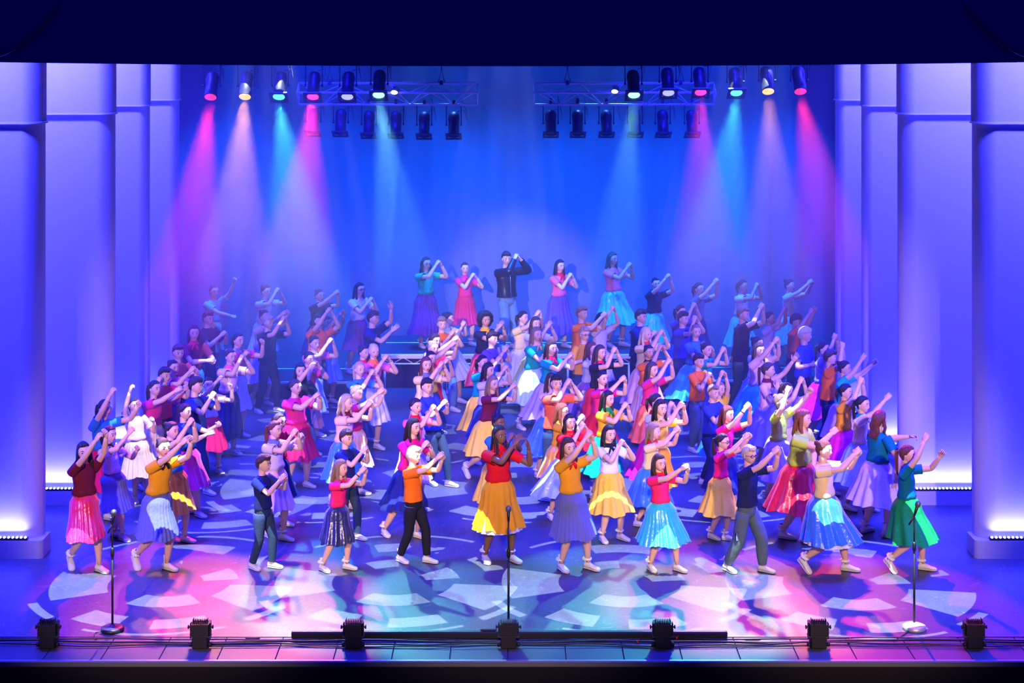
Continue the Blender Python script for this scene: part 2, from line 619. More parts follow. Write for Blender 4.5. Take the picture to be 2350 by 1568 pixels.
EYE = plain('eye_white', (.75, .74, .72), 0.3)
IRIS = plain('iris', (.02, .015, .012), 0.2)
LIPS = plain('lips_red', (.55, .03, .06), 0.4)
LIPS2 = plain('lips_natural', (.5, .2, .16), 0.5)
SHOEW = plain('shoe_white', (.80, .79, .78), 0.55)
SOLE = plain('shoe_sole', (.60, .58, .55), 0.6)
SOCK = fabric('sock_white', (.82, .82, .83), 0.9)


def hair_mat(k):
    nm = 'hair_' + k
    if nm in MATS:
        return MATS[nm]
    mt = fabric(nm, HAIRC[k], 0.45, 60, 0.4, 0.6)
    tr = mt.node_tree
    tc_ = next(q for q in tr.nodes if q.type == 'TEX_COORD')
    mp = tr.nodes.new('ShaderNodeMapping')
    mp.inputs['Scale'].default_value = (1.0, 1.0, 0.10)
    tr.links.new(tc_.outputs['Object'], mp.inputs['Vector'])
    for q in tr.nodes:
        if q.type == 'TEX_NOISE':
            tr.links.new(mp.outputs[0], q.inputs['Vector'])
            if q.inputs['Scale'].default_value < 20:
                q.inputs['Scale'].default_value = 32
    mt.node_tree.nodes['Principled BSDF'].inputs['Specular IOR Level'].default_value = 0.5
    MATS[nm] = mt
    return mt


# ---- head template: x to the person's left, y to the front, z up; chin at 0, crown at 1
NLON, NLAT = 28, 22


def head_grid():
    lat = np.linspace(PI / 2, -PI / 2, NLAT)
    lon = np.linspace(0, 2 * PI, NLON, endpoint=False)
    la, lo = np.meshgrid(lat, lon, indexing='ij')
    return np.stack([np.cos(la) * np.sin(lo), np.cos(la) * np.cos(lo), np.sin(la)], -1).reshape(-1, 3)


def head_shape(d, face=True):
    x, y, z = d[:, 0], d[:, 1], d[:, 2]
    neg = np.maximum(0, -z)
    a = 0.335 * (1 - 0.30 * neg ** 1.7)
    fr = np.tanh(1.25 * np.maximum(y, 0)) / np.tanh(1.25)
    bk = np.minimum(y, 0) * (1 - 0.55 * np.maximum(0, -z - 0.15))
    P = np.stack([a * x, 0.395 * fr * (1 - 0.06 * neg) + 0.46 * bk, 0.5 + 0.5 * z], -1)
    if face:
        px, zp = P[:, 0], P[:, 2]
        front = np.clip((y - 0.25) / 0.5, 0, 1)
        nz = np.clip((0.58 - zp) / 0.22, 0, 1) * np.clip((zp - 0.29) / 0.05, 0, 1)
        dy = 0.115 * np.exp(-(px / 0.06) ** 2) * nz
        dy += -0.03 * np.exp(-((np.abs(px) - 0.14) / 0.08) ** 2 - ((zp - 0.5) / 0.06) ** 2)
        dy += 0.02 * np.exp(-((zp - 0.60) / 0.05) ** 2)
        dy += 0.025 * np.exp(-(px / 0.1) ** 2 - ((zp - 0.21) / 0.06) ** 2)
        dy += 0.05 * np.exp(-(px / 0.12) ** 2 - ((zp - 0.06) / 0.07) ** 2)
        P[:, 1] += dy * front
    return P


HD = head_grid()
HP = head_shape(HD)
HF = [(i * NLON + j, (i + 1) * NLON + j, (i + 1) * NLON + (j + 1) % NLON, i * NLON + (j + 1) % NLON) for i in range(NLAT - 1) for j in range(NLON)]


def face_y(px, zp):
    k = np.argmin((HP[:, 0] - px) ** 2 + (HP[:, 2] - zp) ** 2 + (HP[:, 1] < 0) * 9)
    return HP[k, 1]


def head_parts(mb, T):
    """T maps template points to place; slots: 0 skin 1 eye 2 iris 3 lips 4 brow"""
    mb.add(T(HP), HF, 0)
    for sx in (-1, 1):
        q = MB()
        q.ball((sx * 0.145, face_y(sx * 0.145, 0.5) + 0.004, 0.5), (0.074, 0.036, 0.042), nu=8, nv=5)
        mb.add(T(q.v[0]), q.f, 1)
        q = MB()
        q.ball((sx * 0.145, face_y(sx * 0.145, 0.5) + 0.026, 0.5), (0.040, 0.020, 0.042), nu=8, nv=4)
        mb.add(T(q.v[0]), q.f, 2)
        q = MB()
        q.tube([(sx * 0.06, face_y(0.06, 0.6) + 0.012, 0.595), (sx * 0.15, face_y(0.15, 0.6) + 0.016, 0.615), (sx * 0.23, face_y(0.23, 0.6) + 0.012, 0.59)], [0.014, 0.018, 0.008], 5)
        mb.add(T(q.v[0]), q.f, 4)
        q = MB()
        q.ball((sx * 0.335, -0.03, 0.46), (0.035, 0.085, 0.13), nu=8, nv=5)
        mb.add(T(q.v[0]), q.f, 0)
    q = MB()
    q.ball((0, face_y(0, 0.21) + 0.004, 0.215), (0.105, 0.028, 0.036), nu=10, nv=5)
    mb.add(T(q.v[0]), q.f, 3)


# ---- hair templates, in head units
def hair_shell(mb, up=0.05, fringe=0.80, side=0.50, back=0.12, puff=None, wave=0.0):
    d = HD
    P = head_shape(d, False)
    y, z = d[:, 1], P[:, 2]
    w1 = np.clip((y + 0.10) / 0.60, 0, 1)
    w2 = np.clip((y + 0.55) / 0.35, 0, 1)
    line = back + (side - back) * w2 + (fringe - side) * w1
    k = np.clip((z - line) / 0.10 + 0.3, 0, 1)
    off = -0.035 + (up + 0.035) * k
    if puff is not None:
        off = off + puff(d) * k
    if wave:
        off = off + k * wave * np.sin(d[:, 0] * 23 + d[:, 2] * 17) * np.cos(d[:, 1] * 19)
    c = np.array((0, -0.03, 0.55))
    N = P - c
    N /= np.linalg.norm(N, axis=1)[:, None]
    Q = P + N * off[:, None]
    mb.add(Q, [f for f in HF if max(k[i] for i in f) > 0.02])


def strand(mb, pts, w, dp, n=12, wave=0.0, seed=0):
    """a flat lock of hair: centre line, half widths and half depths"""
    P = np.array(pts, float)
    t = np.linspace(0, 1, len(P))
    tt = np.linspace(0, 1, 12)
    Q = np.stack([np.interp(tt, t, P[:, i]) for i in range(3)], -1)
    Q[:, 0] += wave * np.sin(tt * 14 + seed)
    Q[:, 1] += wave * 0.6 * np.cos(tt * 12 + seed)
    W = np.interp(tt, t, w)
    Dp = np.interp(tt, t, dp)
    mb.loft(Q, np.outer(W, (1, 0, 0)), np.outer(Dp, (0, 1, 0)), n, (True, True), 0,
            lambda th: 1 + 0.10 * np.sin(th * 7 + seed)[None, :] * np.ones((12, 1)))


def hair_mesh(style, color):
    key = ('hairmesh', style, color)
    if key in MATS:
        return MATS[key]
    mb = MB()
    if style in ('boy', 'quiff', 'crop', 'bowl'):
        up = dict(boy=.07, quiff=.07, crop=.045, bowl=.085)[style]
        fr = dict(boy=.80, quiff=.82, crop=.82, bowl=.70)[style]
        pf = (lambda d: 0.07 * np.clip(d[:, 2], 0, 1) ** 2 + 0.07 * np.clip(d[:, 1], 0, 1) * np.clip(d[:, 2], 0, 1)) if style == 'quiff' else (lambda d: 0.04 * np.clip(d[:, 2], 0, 1))
        hair_shell(mb, up, fr, 0.56, 0.22, pf, 0.012)
        for i in range(9):          # fringe tufts
            a = -0.75 + 1.5 * i / 8
            x = 0.30 * math.sin(a)
            yy = 0.37 * math.cos(a)
            z1 = fr - 0.06 + 0.02 * math.sin(i * 2.3)
            mb.tube([(x * 0.85, yy * 0.8, 0.99), (x * 1.0, yy * 1.06 + 0.03, 0.93), (x * 1.06 + 0.02, yy * 1.05 + 0.02, z1)], [0.05, 0.055, 0.012], 6)
    elif style == 'afro':
        hair_shell(mb, 0.20, 0.84, 0.20, -0.2, lambda d: 0.10 * np.clip(-d[:, 1] + np.abs(d[:, 0]), 0, 1.2), 0.035)
        for sx in (-1, 1):
            for i in range(4):
                mb.ball((sx * (0.36 + 0.03 * (i % 2)), -0.08 - 0.05 * i, 0.55 - 0.14 * i), (0.17, 0.2, 0.16), nu=8, nv=6)
    else:
        hair_shell(mb, 0.035 if style in ('bun', 'pony', 'highpony', 'longpony', 'braids') else 0.06, 0.80, 0.40, 0.06, None, 0.006)
        if style == 'bun':
            mb.ball((0, -0.42, 0.80), (0.17, 0.15, 0.16), nu=12, nv=8)
            mb.tube([(0.13 * math.cos(a), -0.37, 0.80 + 0.13 * math.sin(a)) for a in np.linspace(0, 2 * PI, 10)], 0.03, 6)
        elif style in ('pony', 'highpony', 'longpony'):
            z0 = 0.86 if style == 'highpony' else 0.68
            zl = -0.75 if style == 'longpony' else -0.25
            mb.ball((0, -0.42, z0), (0.09, 0.09, 0.09), nu=10, nv=6)
            strand(mb, [(0, -0.40, z0), (0.02, -0.60, z0 - 0.05), (0.03, -0.64, z0 - 0.4), (0.0, -0.62, zl + 0.3), (0, -0.58, zl)], [0.05, .11, .15, .12, .03], [0.05, .09, .10, .08, .02], wave=0.015)
        elif style in ('long', 'longcurly', 'halfup', 'verylong'):
            wv = 0.05 if style == 'longcurly' else 0.008
            zl = -0.95 if style == 'verylong' else -0.55
            strand(mb, [(0, -0.22, 0.72), (0, -0.32, 0.30), (0, -0.43, -0.05), (0, -0.50, -0.35), (0, -0.50, zl)], [0.30, .37, .38, .36, .22], [0.22, .17, .11, .10, .05], 20, wv)
            for sx in (-1, 1):
                strand(mb, [(sx * 0.27, 0.05, 0.80), (sx * 0.37, 0.02, 0.45), (sx * 0.37, 0.0, 0.05), (sx * 0.36, 0.10, -0.25), (sx * 0.33, 0.12, zl * 0.9)], [0.05, .07, .09, .10, .03], [0.12, .13, .11, .07, .03], 10, wv, sx)
        elif style == 'braids':
            rng = random.Random(5)
            for i in range(26):
                a = rng.uniform(-2.5, 2.5)
                r0 = 0.33
                x, y = r0 * math.sin(a), -r0 * math.cos(a) * 0.9 - 0.05
                e = 0.42 + rng.uniform(0, 0.1)
                dz = rng.uniform(-1.05, -0.6)
                mb.tube([(x * 0.6, y * 0.6, 0.9), (x * 1.06, y * 1.06, 0.6), (x * 1.2, y * 1.2 + 0.0, 0.2), (e * math.sin(a), -e * math.cos(a) + 0.04, -0.3), (e * math.sin(a) * 0.9, -e * math.cos(a) + 0.08, dz)], [.03, .035, .035, .033, .02], 5)
    me = mb.mesh('hair', [hair_mat(color)])
    MATS[key] = me
    return me


# ---- shoe and sock templates: origin under the ankle on the sole, toe towards +y, foot length 1
def shoe_mesh():
    if 'shoe' in MATS:
        return MATS['shoe']
    mb = MB()
    ys = [-.27, -.24, -.12, 0.05, .25, .45, .60, .69, .73]
    hw = [.06, .12, .145, .14, .155, .185, .175, .12, .04]
    tp = [.20, .30, .36, .37, .29, .21, .18, .15, .10]
    C, A, B = [], [], []
    for y, w_, t in zip(ys, hw, tp):
        C.append((0, y, 0.06 + (t - 0.06) / 2))
        A.append((w_, 0, 0))
        B.append((0, 0, (t - 0.06) / 2))
    mb.loft(C, A, B, 12, (True, True), 0)
    mb.lathe([(.125, 0.26), (.12, .36), (.105, .44), (.09, .42)], 12, (0, -.09, 0), mat=0)
    C = [(0, y, 0.045) for y in ys]
    mb.loft(C, [(w_ * 1.08, 0, 0) for w_ in hw], [(0, 0, 0.045)] * len(ys), 12, (True, True), 1)
    MATS['shoe'] = mb.mesh('shoe', [SHOEW, SOLE])
    return MATS['shoe']


def lace_mesh():
    if 'lace' in MATS:
        return MATS['lace']
    mb = MB()
    for i in range(4):
        y = .10 + .075 * i
        z = .365 - .045 * i - .01 * i
        mb.tube([(-.09, y, z - .03), (0, y + .01, z + .012), (.09, y, z - .03)], .014, 5)
    for sx in (-1, 1):
        mb.tube([(0, .07, .37), (sx * .10, .10, .41), (sx * .13, .06, .36), (0, .07, .37)], .012, 5)
    MATS['lace'] = mb.mesh('laces', [plain('lace', (.72, .70, .70), 0.7)])
    return MATS['lace']


def sock_mesh(frill):
    k = 'sock%d' % frill
    if k in MATS:
        return MATS[k]
    mb = MB()
    mb.lathe([(.115, .25), (.108, .38), (.118, .55), (.13, .72), (.125, .73), (.10, .72)], 12, (0, -.08, 0), cap=(False, False))
    if frill:
        th = np.linspace(0, 2 * PI, 32, endpoint=False)
        C = np.array([(0, -.08, .56), (0, -.08, .60), (0, -.08, .55), (0, -.08, .48)])
        R = (.12, .17, .23, .25)
        mb.loft(C, [(r, 0, 0) for r in R], [(0, r, 0) for r in R], 32, (False, False), 0,
                lambda t: 1 + np.array([0, .04, .08, .09])[:, None] * np.sin(t * 11)[None, :])
    MATS[k] = mb.mesh('sock', [SOCK])
    return MATS[k]


# ---- limbs
def nrm(v):
    return v / (np.linalg.norm(v) + 1e-12)


def ik(S, T, l1, l2, pole):
    d = T - S
    L = np.linalg.norm(d)
    mx = 0.985 * (l1 + l2)
    if L > mx:
        T = S + d / L * mx
        L = mx
    mn = abs(l1 - l2) + 0.03
    if L < mn:
        T = S + nrm(d) * mn
        L = mn
    u = nrm(T - S)
    a = (l1 * l1 - l2 * l2 + L * L) / (2 * L)
    h = math.sqrt(max(l1 * l1 - a * a, 0))
    p = nrm(pole - u * pole.dot(u))
    return S + u * a + p * h, T


def limb(mb, S, E, T, rs, n=10, mat=0, t0=0.0, t1=2.0, cap=(True, True), fat=1.0, flat=1.0):
    """one tapering limb through a bent joint; rs gives (t, radius) pairs, t 0 root, 1 joint, 2 end"""
    tt = np.unique(np.concatenate([np.linspace(t0, t1, 9), [q for q in (0.88, 0.95, 1.0, 1.05, 1.12) if t0 < q < t1]]))
    P = []
    for t in tt:
        # rounded joint
        w_ = max(0.0, 1 - abs(t - 1) / 0.14)
        p = S + (E - S) * t if t <= 1 else E + (T - E) * (t - 1)
        mid = (S + (E - S) * 0.9 + E + (T - E) * 0.1) / 2
        P.append(p + (mid - E) * 0.35 * w_ * w_)
    P = np.array(P)
    N = np.cross(E - S, T - E)
    if np.linalg.norm(N) < 1e-4:
        N = np.cross(E - S, (0.3, 0.5, 0.8))
    N = nrm(N)
    Tn = np.gradient(P, axis=0)
    Tn /= np.linalg.norm(Tn, axis=1)[:, None]
    r = np.interp(tt, [a for a, b in rs], [b for a, b in rs]) * fat
    B = np.cross(Tn, N)
    mb.loft(P, N[None] * r[:, None] * flat, B * r[:, None], n, cap, mat)


def hand(mb, W, X, Y, right, L, curl, mat=0):
    """palm and five fingers from the wrist W; X along the hand, Y to the thumb"""
    X = nrm(X)
    Y = nrm(Y - X * X.dot(Y))
    Z = np.cross(X, Y)
    if not right:
        Z = -Z
    M = np.stack([X, Y, Z], 1) * L

    def put(q):
        f = q.f if right else [t[::-1] for t in q.f]
        mb.add(np.concatenate(q.v) @ M.T + W, f, mat)
    q = MB()
    xs = [-.10, .05, .20, .38, .50, .55]
    q.loft([(x, 0, 0) for x in xs], [(0, a, 0) for a in (.15, .17, .22, .24, .22, .12)], [(0, 0, b) for b in (.11, .10, .105, .09, .075, .05)], 8)
    put(q)
    cs = dict(fist=(75, 90, 60), clasp=(42, 55, 35), open=(6, 12, 8), point=(70, 90, 60))[curl]
    for i, (y, ln) in enumerate(((.165, .44), (.055, .50), (-.055, .46), (-.16, .36))):
        c = (4, 6, 4) if (curl == 'point' and i == 0) else cs
        p = np.array((.48, y, 0.0))
        a = math.radians(4 * (1.5 - i)) if curl == 'open' else 0
        ang, P = 0.0, [p - np.array((.06, 0, 0)), p]
        for k, sgm in enumerate((.44, .32, .24)):
            ang += math.radians(c[k] * (0.9 + 0.08 * i))
            p = p + ln * sgm * np.array((math.cos(ang), math.sin(a) * math.cos(ang), -math.sin(ang)))
            P.append(p)
        q = MB()
        q.tube(P, [.05, .052, .047, .042, .028], 6)
        put(q)
    q = MB()
    if curl == 'open':
        P = [(.08, .12, -.02), (.20, .26, -.05), (.33, .34, -.07), (.44, .38, -.08)]
    else:
        P = [(.08, .12, -.03), (.20, .24, -.10), (.34, .22, -.17), (.45, .14, -.20)]
    q.tube(P, [.075, .062, .052, .032], 6)
    put(q)


HAT = []


def person(hx, hy, h, sex, top, bottom, hair, hands, feet=None, base=0.0, yaw=48, hyaw=None, skin='fair', scarf=None, glasses=False,
           curl='clasp', satin=False, pleat=20, flare=0.19, sway=-0.03, hem=0.27, fat=1.0, raise_=None, petti=False, note='', tilt=0, front=False, jacket=False, hb=False, stretch=None,
           band=False, bow=False, pose=None):
    HAT.append(dict(locals()))


def build_person(p):
    hx, hy, h, base = p['hx'], p['hy'], p['h'], p['base']
    if p['feet']:
        pts = [np.array(at(x, y, base)) for x, y in p['feet']]
        mid = (pts[0] + pts[1]) / 2
        dd = mid[1]
        h = CAM_Z - (hy - HOR) * dd / F_PX - base
    else:
        dd = F_PX * (CAM_Z - h - base) / (hy - HOR)
        hxw = (hx - 1175) * dd / F_PX
        yw0 = math.radians(p['yaw'])
        st = p['stretch'] if p['stretch'] is not None else 0.16
        mid = np.array((hxw - 0.05 * h, dd, base))
        pts = [mid + np.array((-st * 0.8, 0.04, 0)), mid + np.array((st * 0.8, -0.04, 0))]
    girl = p['sex'] == 'g'
    O = mid.copy()
    O[2] = base
    pts = [q - O for q in pts]
    headtop = np.array(((hx - 1175) * dd / F_PX - O[0], 0, h))
    yw = math.radians(p['yaw'])
    hyw = math.radians(p['hyaw'] if p['hyaw'] is not None else p['yaw'] * 0.75)
    Fv = np.array((math.sin(yw), -math.cos(yw), 0))
    Rt = np.array((-math.cos(yw), -math.sin(yw), 0))       # the person's right
    Zv = np.array((0, 0, 1.0))
    hh = 0.095 * h + 0.072
    fat = p['fat']
    # pelvis between feet and head, lowered when the stride is wide
    pel = np.array((headtop[0] * 0.45, headtop[1] * 0.4, 0.505 * h))
    leg1, leg2 = 0.231 * h, 0.224 * h
    ank = 0.05 * h
    for q in pts:
        r = math.hypot(*(q - pel)[:2])
        mz = ank + math.sqrt(max((0.99 * (leg1 + leg2)) ** 2 - min(r, 0.9 * (leg1 + leg2)) ** 2, 0.01)) + 0.02 * h
        pel[2] = min(pel[2], mz)
    neck = headtop + np.array((0, 0, -hh * 1.16)) * 1.0
    neck[0] -= 0.02 * math.sin(hyw)
    root = empty('person', tuple(O), p['label'], 'person')
    sk = skin_mat(p['skin'])

    def line(t):
        return pel + (neck - pel) * t
    fr = lambda w_: w_ * h * fat
    # t along pelvis..neck: half width, half depth
    prof = [(-.10, .070, .058), (0.02, .092, .066), (.12, .092, .066), (.30, .072, .052), (.48, .078, .058), (.66, .090, .062), (.80, .094, .052), (.90, .078, .044), (.96, .045, .036), (1.02, .031, .033)] if girl else \
           [(-.10, .074, .058), (0.02, .084, .062), (.12, .084, .062), (.30, .076, .055), (.48, .082, .058), (.66, .095, .062), (.80, .102, .054), (.90, .084, .045), (.96, .048, .036), (1.02, .034, .035)]
    slim = min(1.0, 0.90 + (h - 1.3) * 0.3)
    mb = MB()
    C = [line(t) for t, a, b in prof]
    A = [Rt * fr(a) * 0.94 * slim for t, a, b in prof]
    B = [Fv * fr(b) * 0.94 * slim for t, a, b in prof]
    hc = headtop + np.array((0, 0, -hh))
    # neck up into the head
    hF = np.array((math.sin(hyw), -math.cos(hyw), 0))
    hL = np.array((math.cos(hyw), math.sin(hyw), 0))       # the person's left
    C.append(hc + Zv * hh * 0.25 - hF * hh * 0.10)
    A.append(Rt * h * 0.030)
    B.append(Fv * h * 0.032)
    mb.loft(C, A, B, 14)
    tl = math.radians(p['tilt'])
    hZ = nrm(Zv + hL * math.tan(tl))
    hLx = nrm(np.cross(hF, hZ))
    HM = np.stack([hLx, hF, hZ], 1) * hh * 0.985
    head_parts(mb, lambda q: np.asarray(q) @ HM.T + hc)
    # arms
    sh = line(0.845)
    SL, SR = sh - Rt * fr(.098) * slim, sh + Rt * fr(.098) * slim
    u1, u2 = 0.172 * h, 0.200 * h
    hl = 0.108 * h
    tg = p['hands'] or [None, None]
    if len(tg) == 1:
        tg = [tg[0], tg[0]]
        joined = True
    else:
        joined = False
    arms = []
    for k, (S, side) in enumerate(((SR, 1), (SL, -1))):
        if tg[k] is None:
            Tt = S + np.array((0.06 * math.sin(yw), -0.06, -0.33 * h)) + Rt * side * 0.05
        else:
            tx, tz = tg[k]
            dx = (tx - hx) * dd / F_PX
            fwd = min(max(0.6 * abs(dx) / max(math.tan(max(abs(yw), 0.35)), 0.2), 0.13 if abs(dx) > 0.13 else 0.20), 0.2 * h)
            if not joined and k == 1:
                fwd *= 0.3
            d2 = dd - fwd + (0.025 if (joined and side < 0) else 0)
            Tt = np.array(at_d(tx, tz, d2)) - O - np.array((0, 0, 0))
            if joined:
                Tt = Tt + Zv * (0.012 * side) + Rt * side * 0.02
        pole = Rt * side * 0.55 - Zv * 0.75 + Fv * 0.1
        E, Tt = ik(S, Tt, u1, u2, pole)
        Wp = E + nrm(Tt - E) * 0.148 * h
        arms.append((S, E, Wp, side))
        ars = [(0, .029), (.35, .0275), (.8, .0235), (1, .0228), (1.25, .0245), (1.7, .0185), (2, .0155)]
        limb(mb, S, E, Wp, [(t, r * h) for t, r in ars], 10, 0, 0.0, 2.0, fat=min(fat, 1.15))
        X = nrm(Wp - E)
        Yt = Zv * 0.5 - Fv * 0.9 if tg[k] is not None else Fv
        cu = p['curl'] if tg[k] is not None else 'open'
        hand(mb, Wp, X, Yt + 0.001, side > 0, hl, cu)
    # legs
    ankles = []
    for k, q in enumerate(pts):
        side = 1 if (q - pel).dot(Rt) > (pts[1 - k] - pel).dot(Rt) else -1
        hip = pel + Rt * side * fr(.045) - Zv * 0.01 * h
        lift = 0.055 * h if p['raise_'] == k else 0.0
        An = q + Zv * (ank + lift)
        K, An = ik(hip, An, leg1, leg2, Fv + Rt * side * 0.12)
        lrs = [(0, .052), (.3, .050), (.8, .036), (1, .033), (1.3, .036), (1.7, .024), (2, .0185)]
        limb(mb, hip, K, An, [(t, r * h) for t, r in lrs], 10, 0, 0.0, 2.0, fat=min(fat, 1.2))
        ankles.append((hip, K, An, side, lift))
    mb.build('body', [sk, EYE, IRIS, LIPS if girl else LIPS2, hair_mat(p['hair'][1])], root)
    # hair
    M = Matrix(((HM[0, 0], HM[0, 1], HM[0, 2], hc[0]), (HM[1, 0], HM[1, 1], HM[1, 2], hc[1]), (HM[2, 0], HM[2, 1], HM[2, 2], hc[2]), (0, 0, 0, 1)))
    inst('hair', hair_mesh(*p['hair']), root, M)
    # top
    tm = fabric('cloth_' + p['top'], RGB[p['top']], satin=False)
    if p['jacket']:
        tm = plain('black_leather', (.010, .010, .014), 0.32)
    mb = MB()
    g = 1.07 if girl else 1.14
    if p['jacket']:
        g = 1.24
    if girl:
        ts = [(.255, .072, .052, 1.16), (.30, .074, .054, 1.30), (.36, .076, .055, 1.24), (.48, .080, .060, 1.0), (.66, .091, .064, 1.0), (.80, .095, .054, 1.0), (.905, .080, .046, 1.0), (.965, .047, .038, 1.05), (.985, .038, .036, 1.06)]
    else:
        ts = [(.10, .088, .066, 1.03), (.14, .088, .066, 1.06), (.30, .082, .060, 1.06), (.48, .084, .060, 1.02), (.66, .096, .063, 1.0), (.80, .103, .055, 1.0), (.905, .086, .047, 1.0), (.965, .050, .038, 1.05), (.985, .040, .037, 1.06)]
    ph0 = hx * 0.7
    wr = np.array([0.05, .05, .045, .03, .02, .01, .005, 0, 0])
    mb.loft([line(t) for t, *_ in ts], [Rt * fr(a) * g * e * slim for t, a, b, e in ts], [Fv * fr(b) * g * e * slim for t, a, b, e in ts], 24, (False, False), 0,
            lambda th: 1 + wr[:, None] * np.sin(th * 5 + ph0)[None, :] + 0.6 * wr[:, None] * np.sin(th * 11 + 2 * ph0)[None, :])
    for S, E, Wp, side in arms:
        lim = 1.95 if p['jacket'] else (0.62 if girl else 0.72)
        if p['jacket']:
            rr = [(0, .046), (.5, .042), (1, .040), (1.5, .033), (2, .027)]
        else:
            rr = [(0, .040), (.2, .041), (.5, .039), (.75, .042)]
        S2 = S + nrm(E - S) * -0.02 * h
        limb(mb, S2, E, Wp, [(t, r * h) for t, r in rr], 12, 0, 0.0, lim, (True, False), fat=min(fat, 1.15) * (1.0 if girl else 1.06))
    mb.build('jacket' if p['jacket'] else 'top', tm, root)
    if p['jacket']:
        zi = plain('zip', (.6, .6, .65), 0.3, 1.0)
        mb = MB()
        mb.tube([line(t) + Fv * fr(.085) * e + Rt * 0.02 for t, e in ((.10, 1.02), (.3, .98), (.5, .98), (.7, 1.0), (.85, .85))], 0.006, 6)
        mb.build('zip', zi, root)
        mb = MB()
        for s_ in (-1, 1):
            mb.add([tuple(line(.97) + Fv * .03 * h + Rt * s_ * .02 * h), tuple(line(.72) + Fv * fr(.080) + Rt * s_ * .01 * h), tuple(line(.80) + Fv * fr(.070) + Rt * s_ * .055 * h), tuple(line(.97) + Rt * s_ * .045 * h)], [(0, 1, 2, 3)])
        mb.build('lapel', tm, root, smooth=False)
    elif p['front'] or p['h'] > 0:
        mb = MB()          # ribbed collar
        mb.tube([line(.985) + Rt * fr(.041) * math.cos(a) * slim + Fv * fr(.040) * math.sin(a) * slim for a in np.linspace(0, 2 * PI, 13)], 0.006, 5, cap=(False, False))
        mb.build('collar', tm, root)
    # bottom
    bc = p['bottom']
    if girl:
        bmt = fabric(('satin_' if p['satin'] else 'cloth_') + bc, RGB[bc], satin=p['satin'])
        mb = MB()
        wz = line(.30)
        hz = p['hem'] * h
        tk = np.array([0, .03, .10, .2, .32, .45, .6, .75, .88, 1.0])
        rw_a, rw_b = fr(.076) * slim, fr(.057) * slim
        rh = p['flare'] * h * (0.9 + 0.1 * fat)
        sw = np.array((p['sway'], 0, 0)) + (np.array((pts[0][0] + pts[1][0], pts[0][1] + pts[1][1], 0)) / 2 - wz * np.array((1, 1, 0))) * 0.6
        C, A, B, needs = [], [], [], []
        for t in tk:
            z_ = wz[2] + (hz - wz[2]) * t
            lm = []
            for hip, K, An, side, lift in ankles:
                q0, q1 = (hip, K) if z_ > K[2] else (K, An)
                u = min(max((z_ - q0[2]) / (q1[2] - q0[2] - 1e-6), 0), 1)
                lm.append(q0 + (q1 - q0) * u)
            lm = (lm[0] + lm[1]) / 2
            e1 = min(t * 2.2, 1.0)
            c = wz * (1 - e1) + lm * e1 + np.array((p['sway'], 0, 0)) * t ** 1.4
            c[2] = z_
            e = t ** 0.85
            need = 0.0
            for hip, K, An, side, lift in ankles:
                q0, q1 = (hip, K) if c[2] > K[2] else (K, An)
                u = min(max((c[2] - q0[2]) / (q1[2] - q0[2] - 1e-6), 0), 1)
                off = (q0 + (q1 - q0) * u - c)[:2]
                need = max(need, math.hypot(*off) + (0.048 if q0 is hip else 0.032) * h + 0.008)
            if t < 0.12:
                need = 0.0
            C.append(c)
            needs.append(need)
            A.append(Rt * (rw_a * (1 - e) + rh * e + fr(.02) * math.sin(min(t * 2.6, 1) * PI)))
            B.append(Fv * (rw_b * (1 - e) + rh * 0.92 * e + fr(.018) * math.sin(min(t * 2.6, 1) * PI)))
        nd = np.array(needs)
        nd = np.maximum(nd, np.convolve(np.pad(nd, 1, 'edge'), (.5, 0, .5), 'valid'))
        for i in range(len(tk)):
            for q in (A, B):
                ln_ = np.linalg.norm(q[i])
                if ln_ * 0.95 < nd[i]:
                    q[i] = q[i] * nd[i] / ln_ / 0.95
        npl = p['pleat']
        amp = (0.05 if npl > 22 else 0.075)

        def pl(th):
            base_ = np.sin(th * npl + ph0) + 0.45 * np.sin(th * (npl // 3) + ph0 * 2)
            return 1 + (amp * np.clip(tk, 0.05, 1) ** 0.8)[:, None] * base_[None, :]
        mb.loft(C, A, B, 120, (False, False), 0, pl)
        V = mb.v[0]
        V[-120:, 2] += 0.012 * h * np.sin(np.linspace(0, 2 * PI, 120, endpoint=False) * 5 + ph0)
        mb.build('skirt', bmt, root)
        mb = MB()
        mb.loft([wz + Zv * .012 * h, wz - Zv * .012 * h], [Rt * rw_a * 1.06] * 2, [Fv * rw_b * 1.06] * 2, 20, (False, False))
        mb.build('waistband', bmt, root)
        if p['petti']:
            mb = MB()
            C2 = [c + np.array((0, 0, -0.018 * h)) for c in C[5:]]
            mb.loft(C2, [a * .96 for a in A[5:]], [b * .96 for b in B[5:]], 90, (False, False), 0, lambda th: 1 + 0.03 * np.sin(th * 22)[None, :] * np.ones((5, 1)))
            mb.build('petticoat', fabric('net_white', (.75, .72, .78)), root)
    else:
        bmt = fabric('trouser_' + bc, RGB[bc], 0.8, 18, 0.3, 0.25)
        mb = MB()
        hp = [(.13, .080, .060), (.06, .086, .064), (-.02, .088, .066), (-.10, .080, .066), (-.17, .050, .045)]
        mb.loft([line(t) for t, *_ in hp], [Rt * fr(a) * 1.08 * slim for t, a, b in hp], [Fv * fr(b) * 1.10 * slim for t, a, b in hp], 18, (False, True))
        loose = 1.25 if bc in ('cargo', 'paledenim') else 1.0
        for hip, K, An, side, lift in ankles:
            rr = [(0, .060), (.4, .055), (.8, .044 * loose), (1, .041 * loose), (1.4, .040 * loose), (1.8, .034 * loose), (1.95, .033)]
            limb(mb, hip, K, An, [(t, r * h) for t, r in rr], 14, 0, 0.0, 1.96, (True, False), fat=min(fat, 1.15))
        mb.build('trousers', bmt, root)
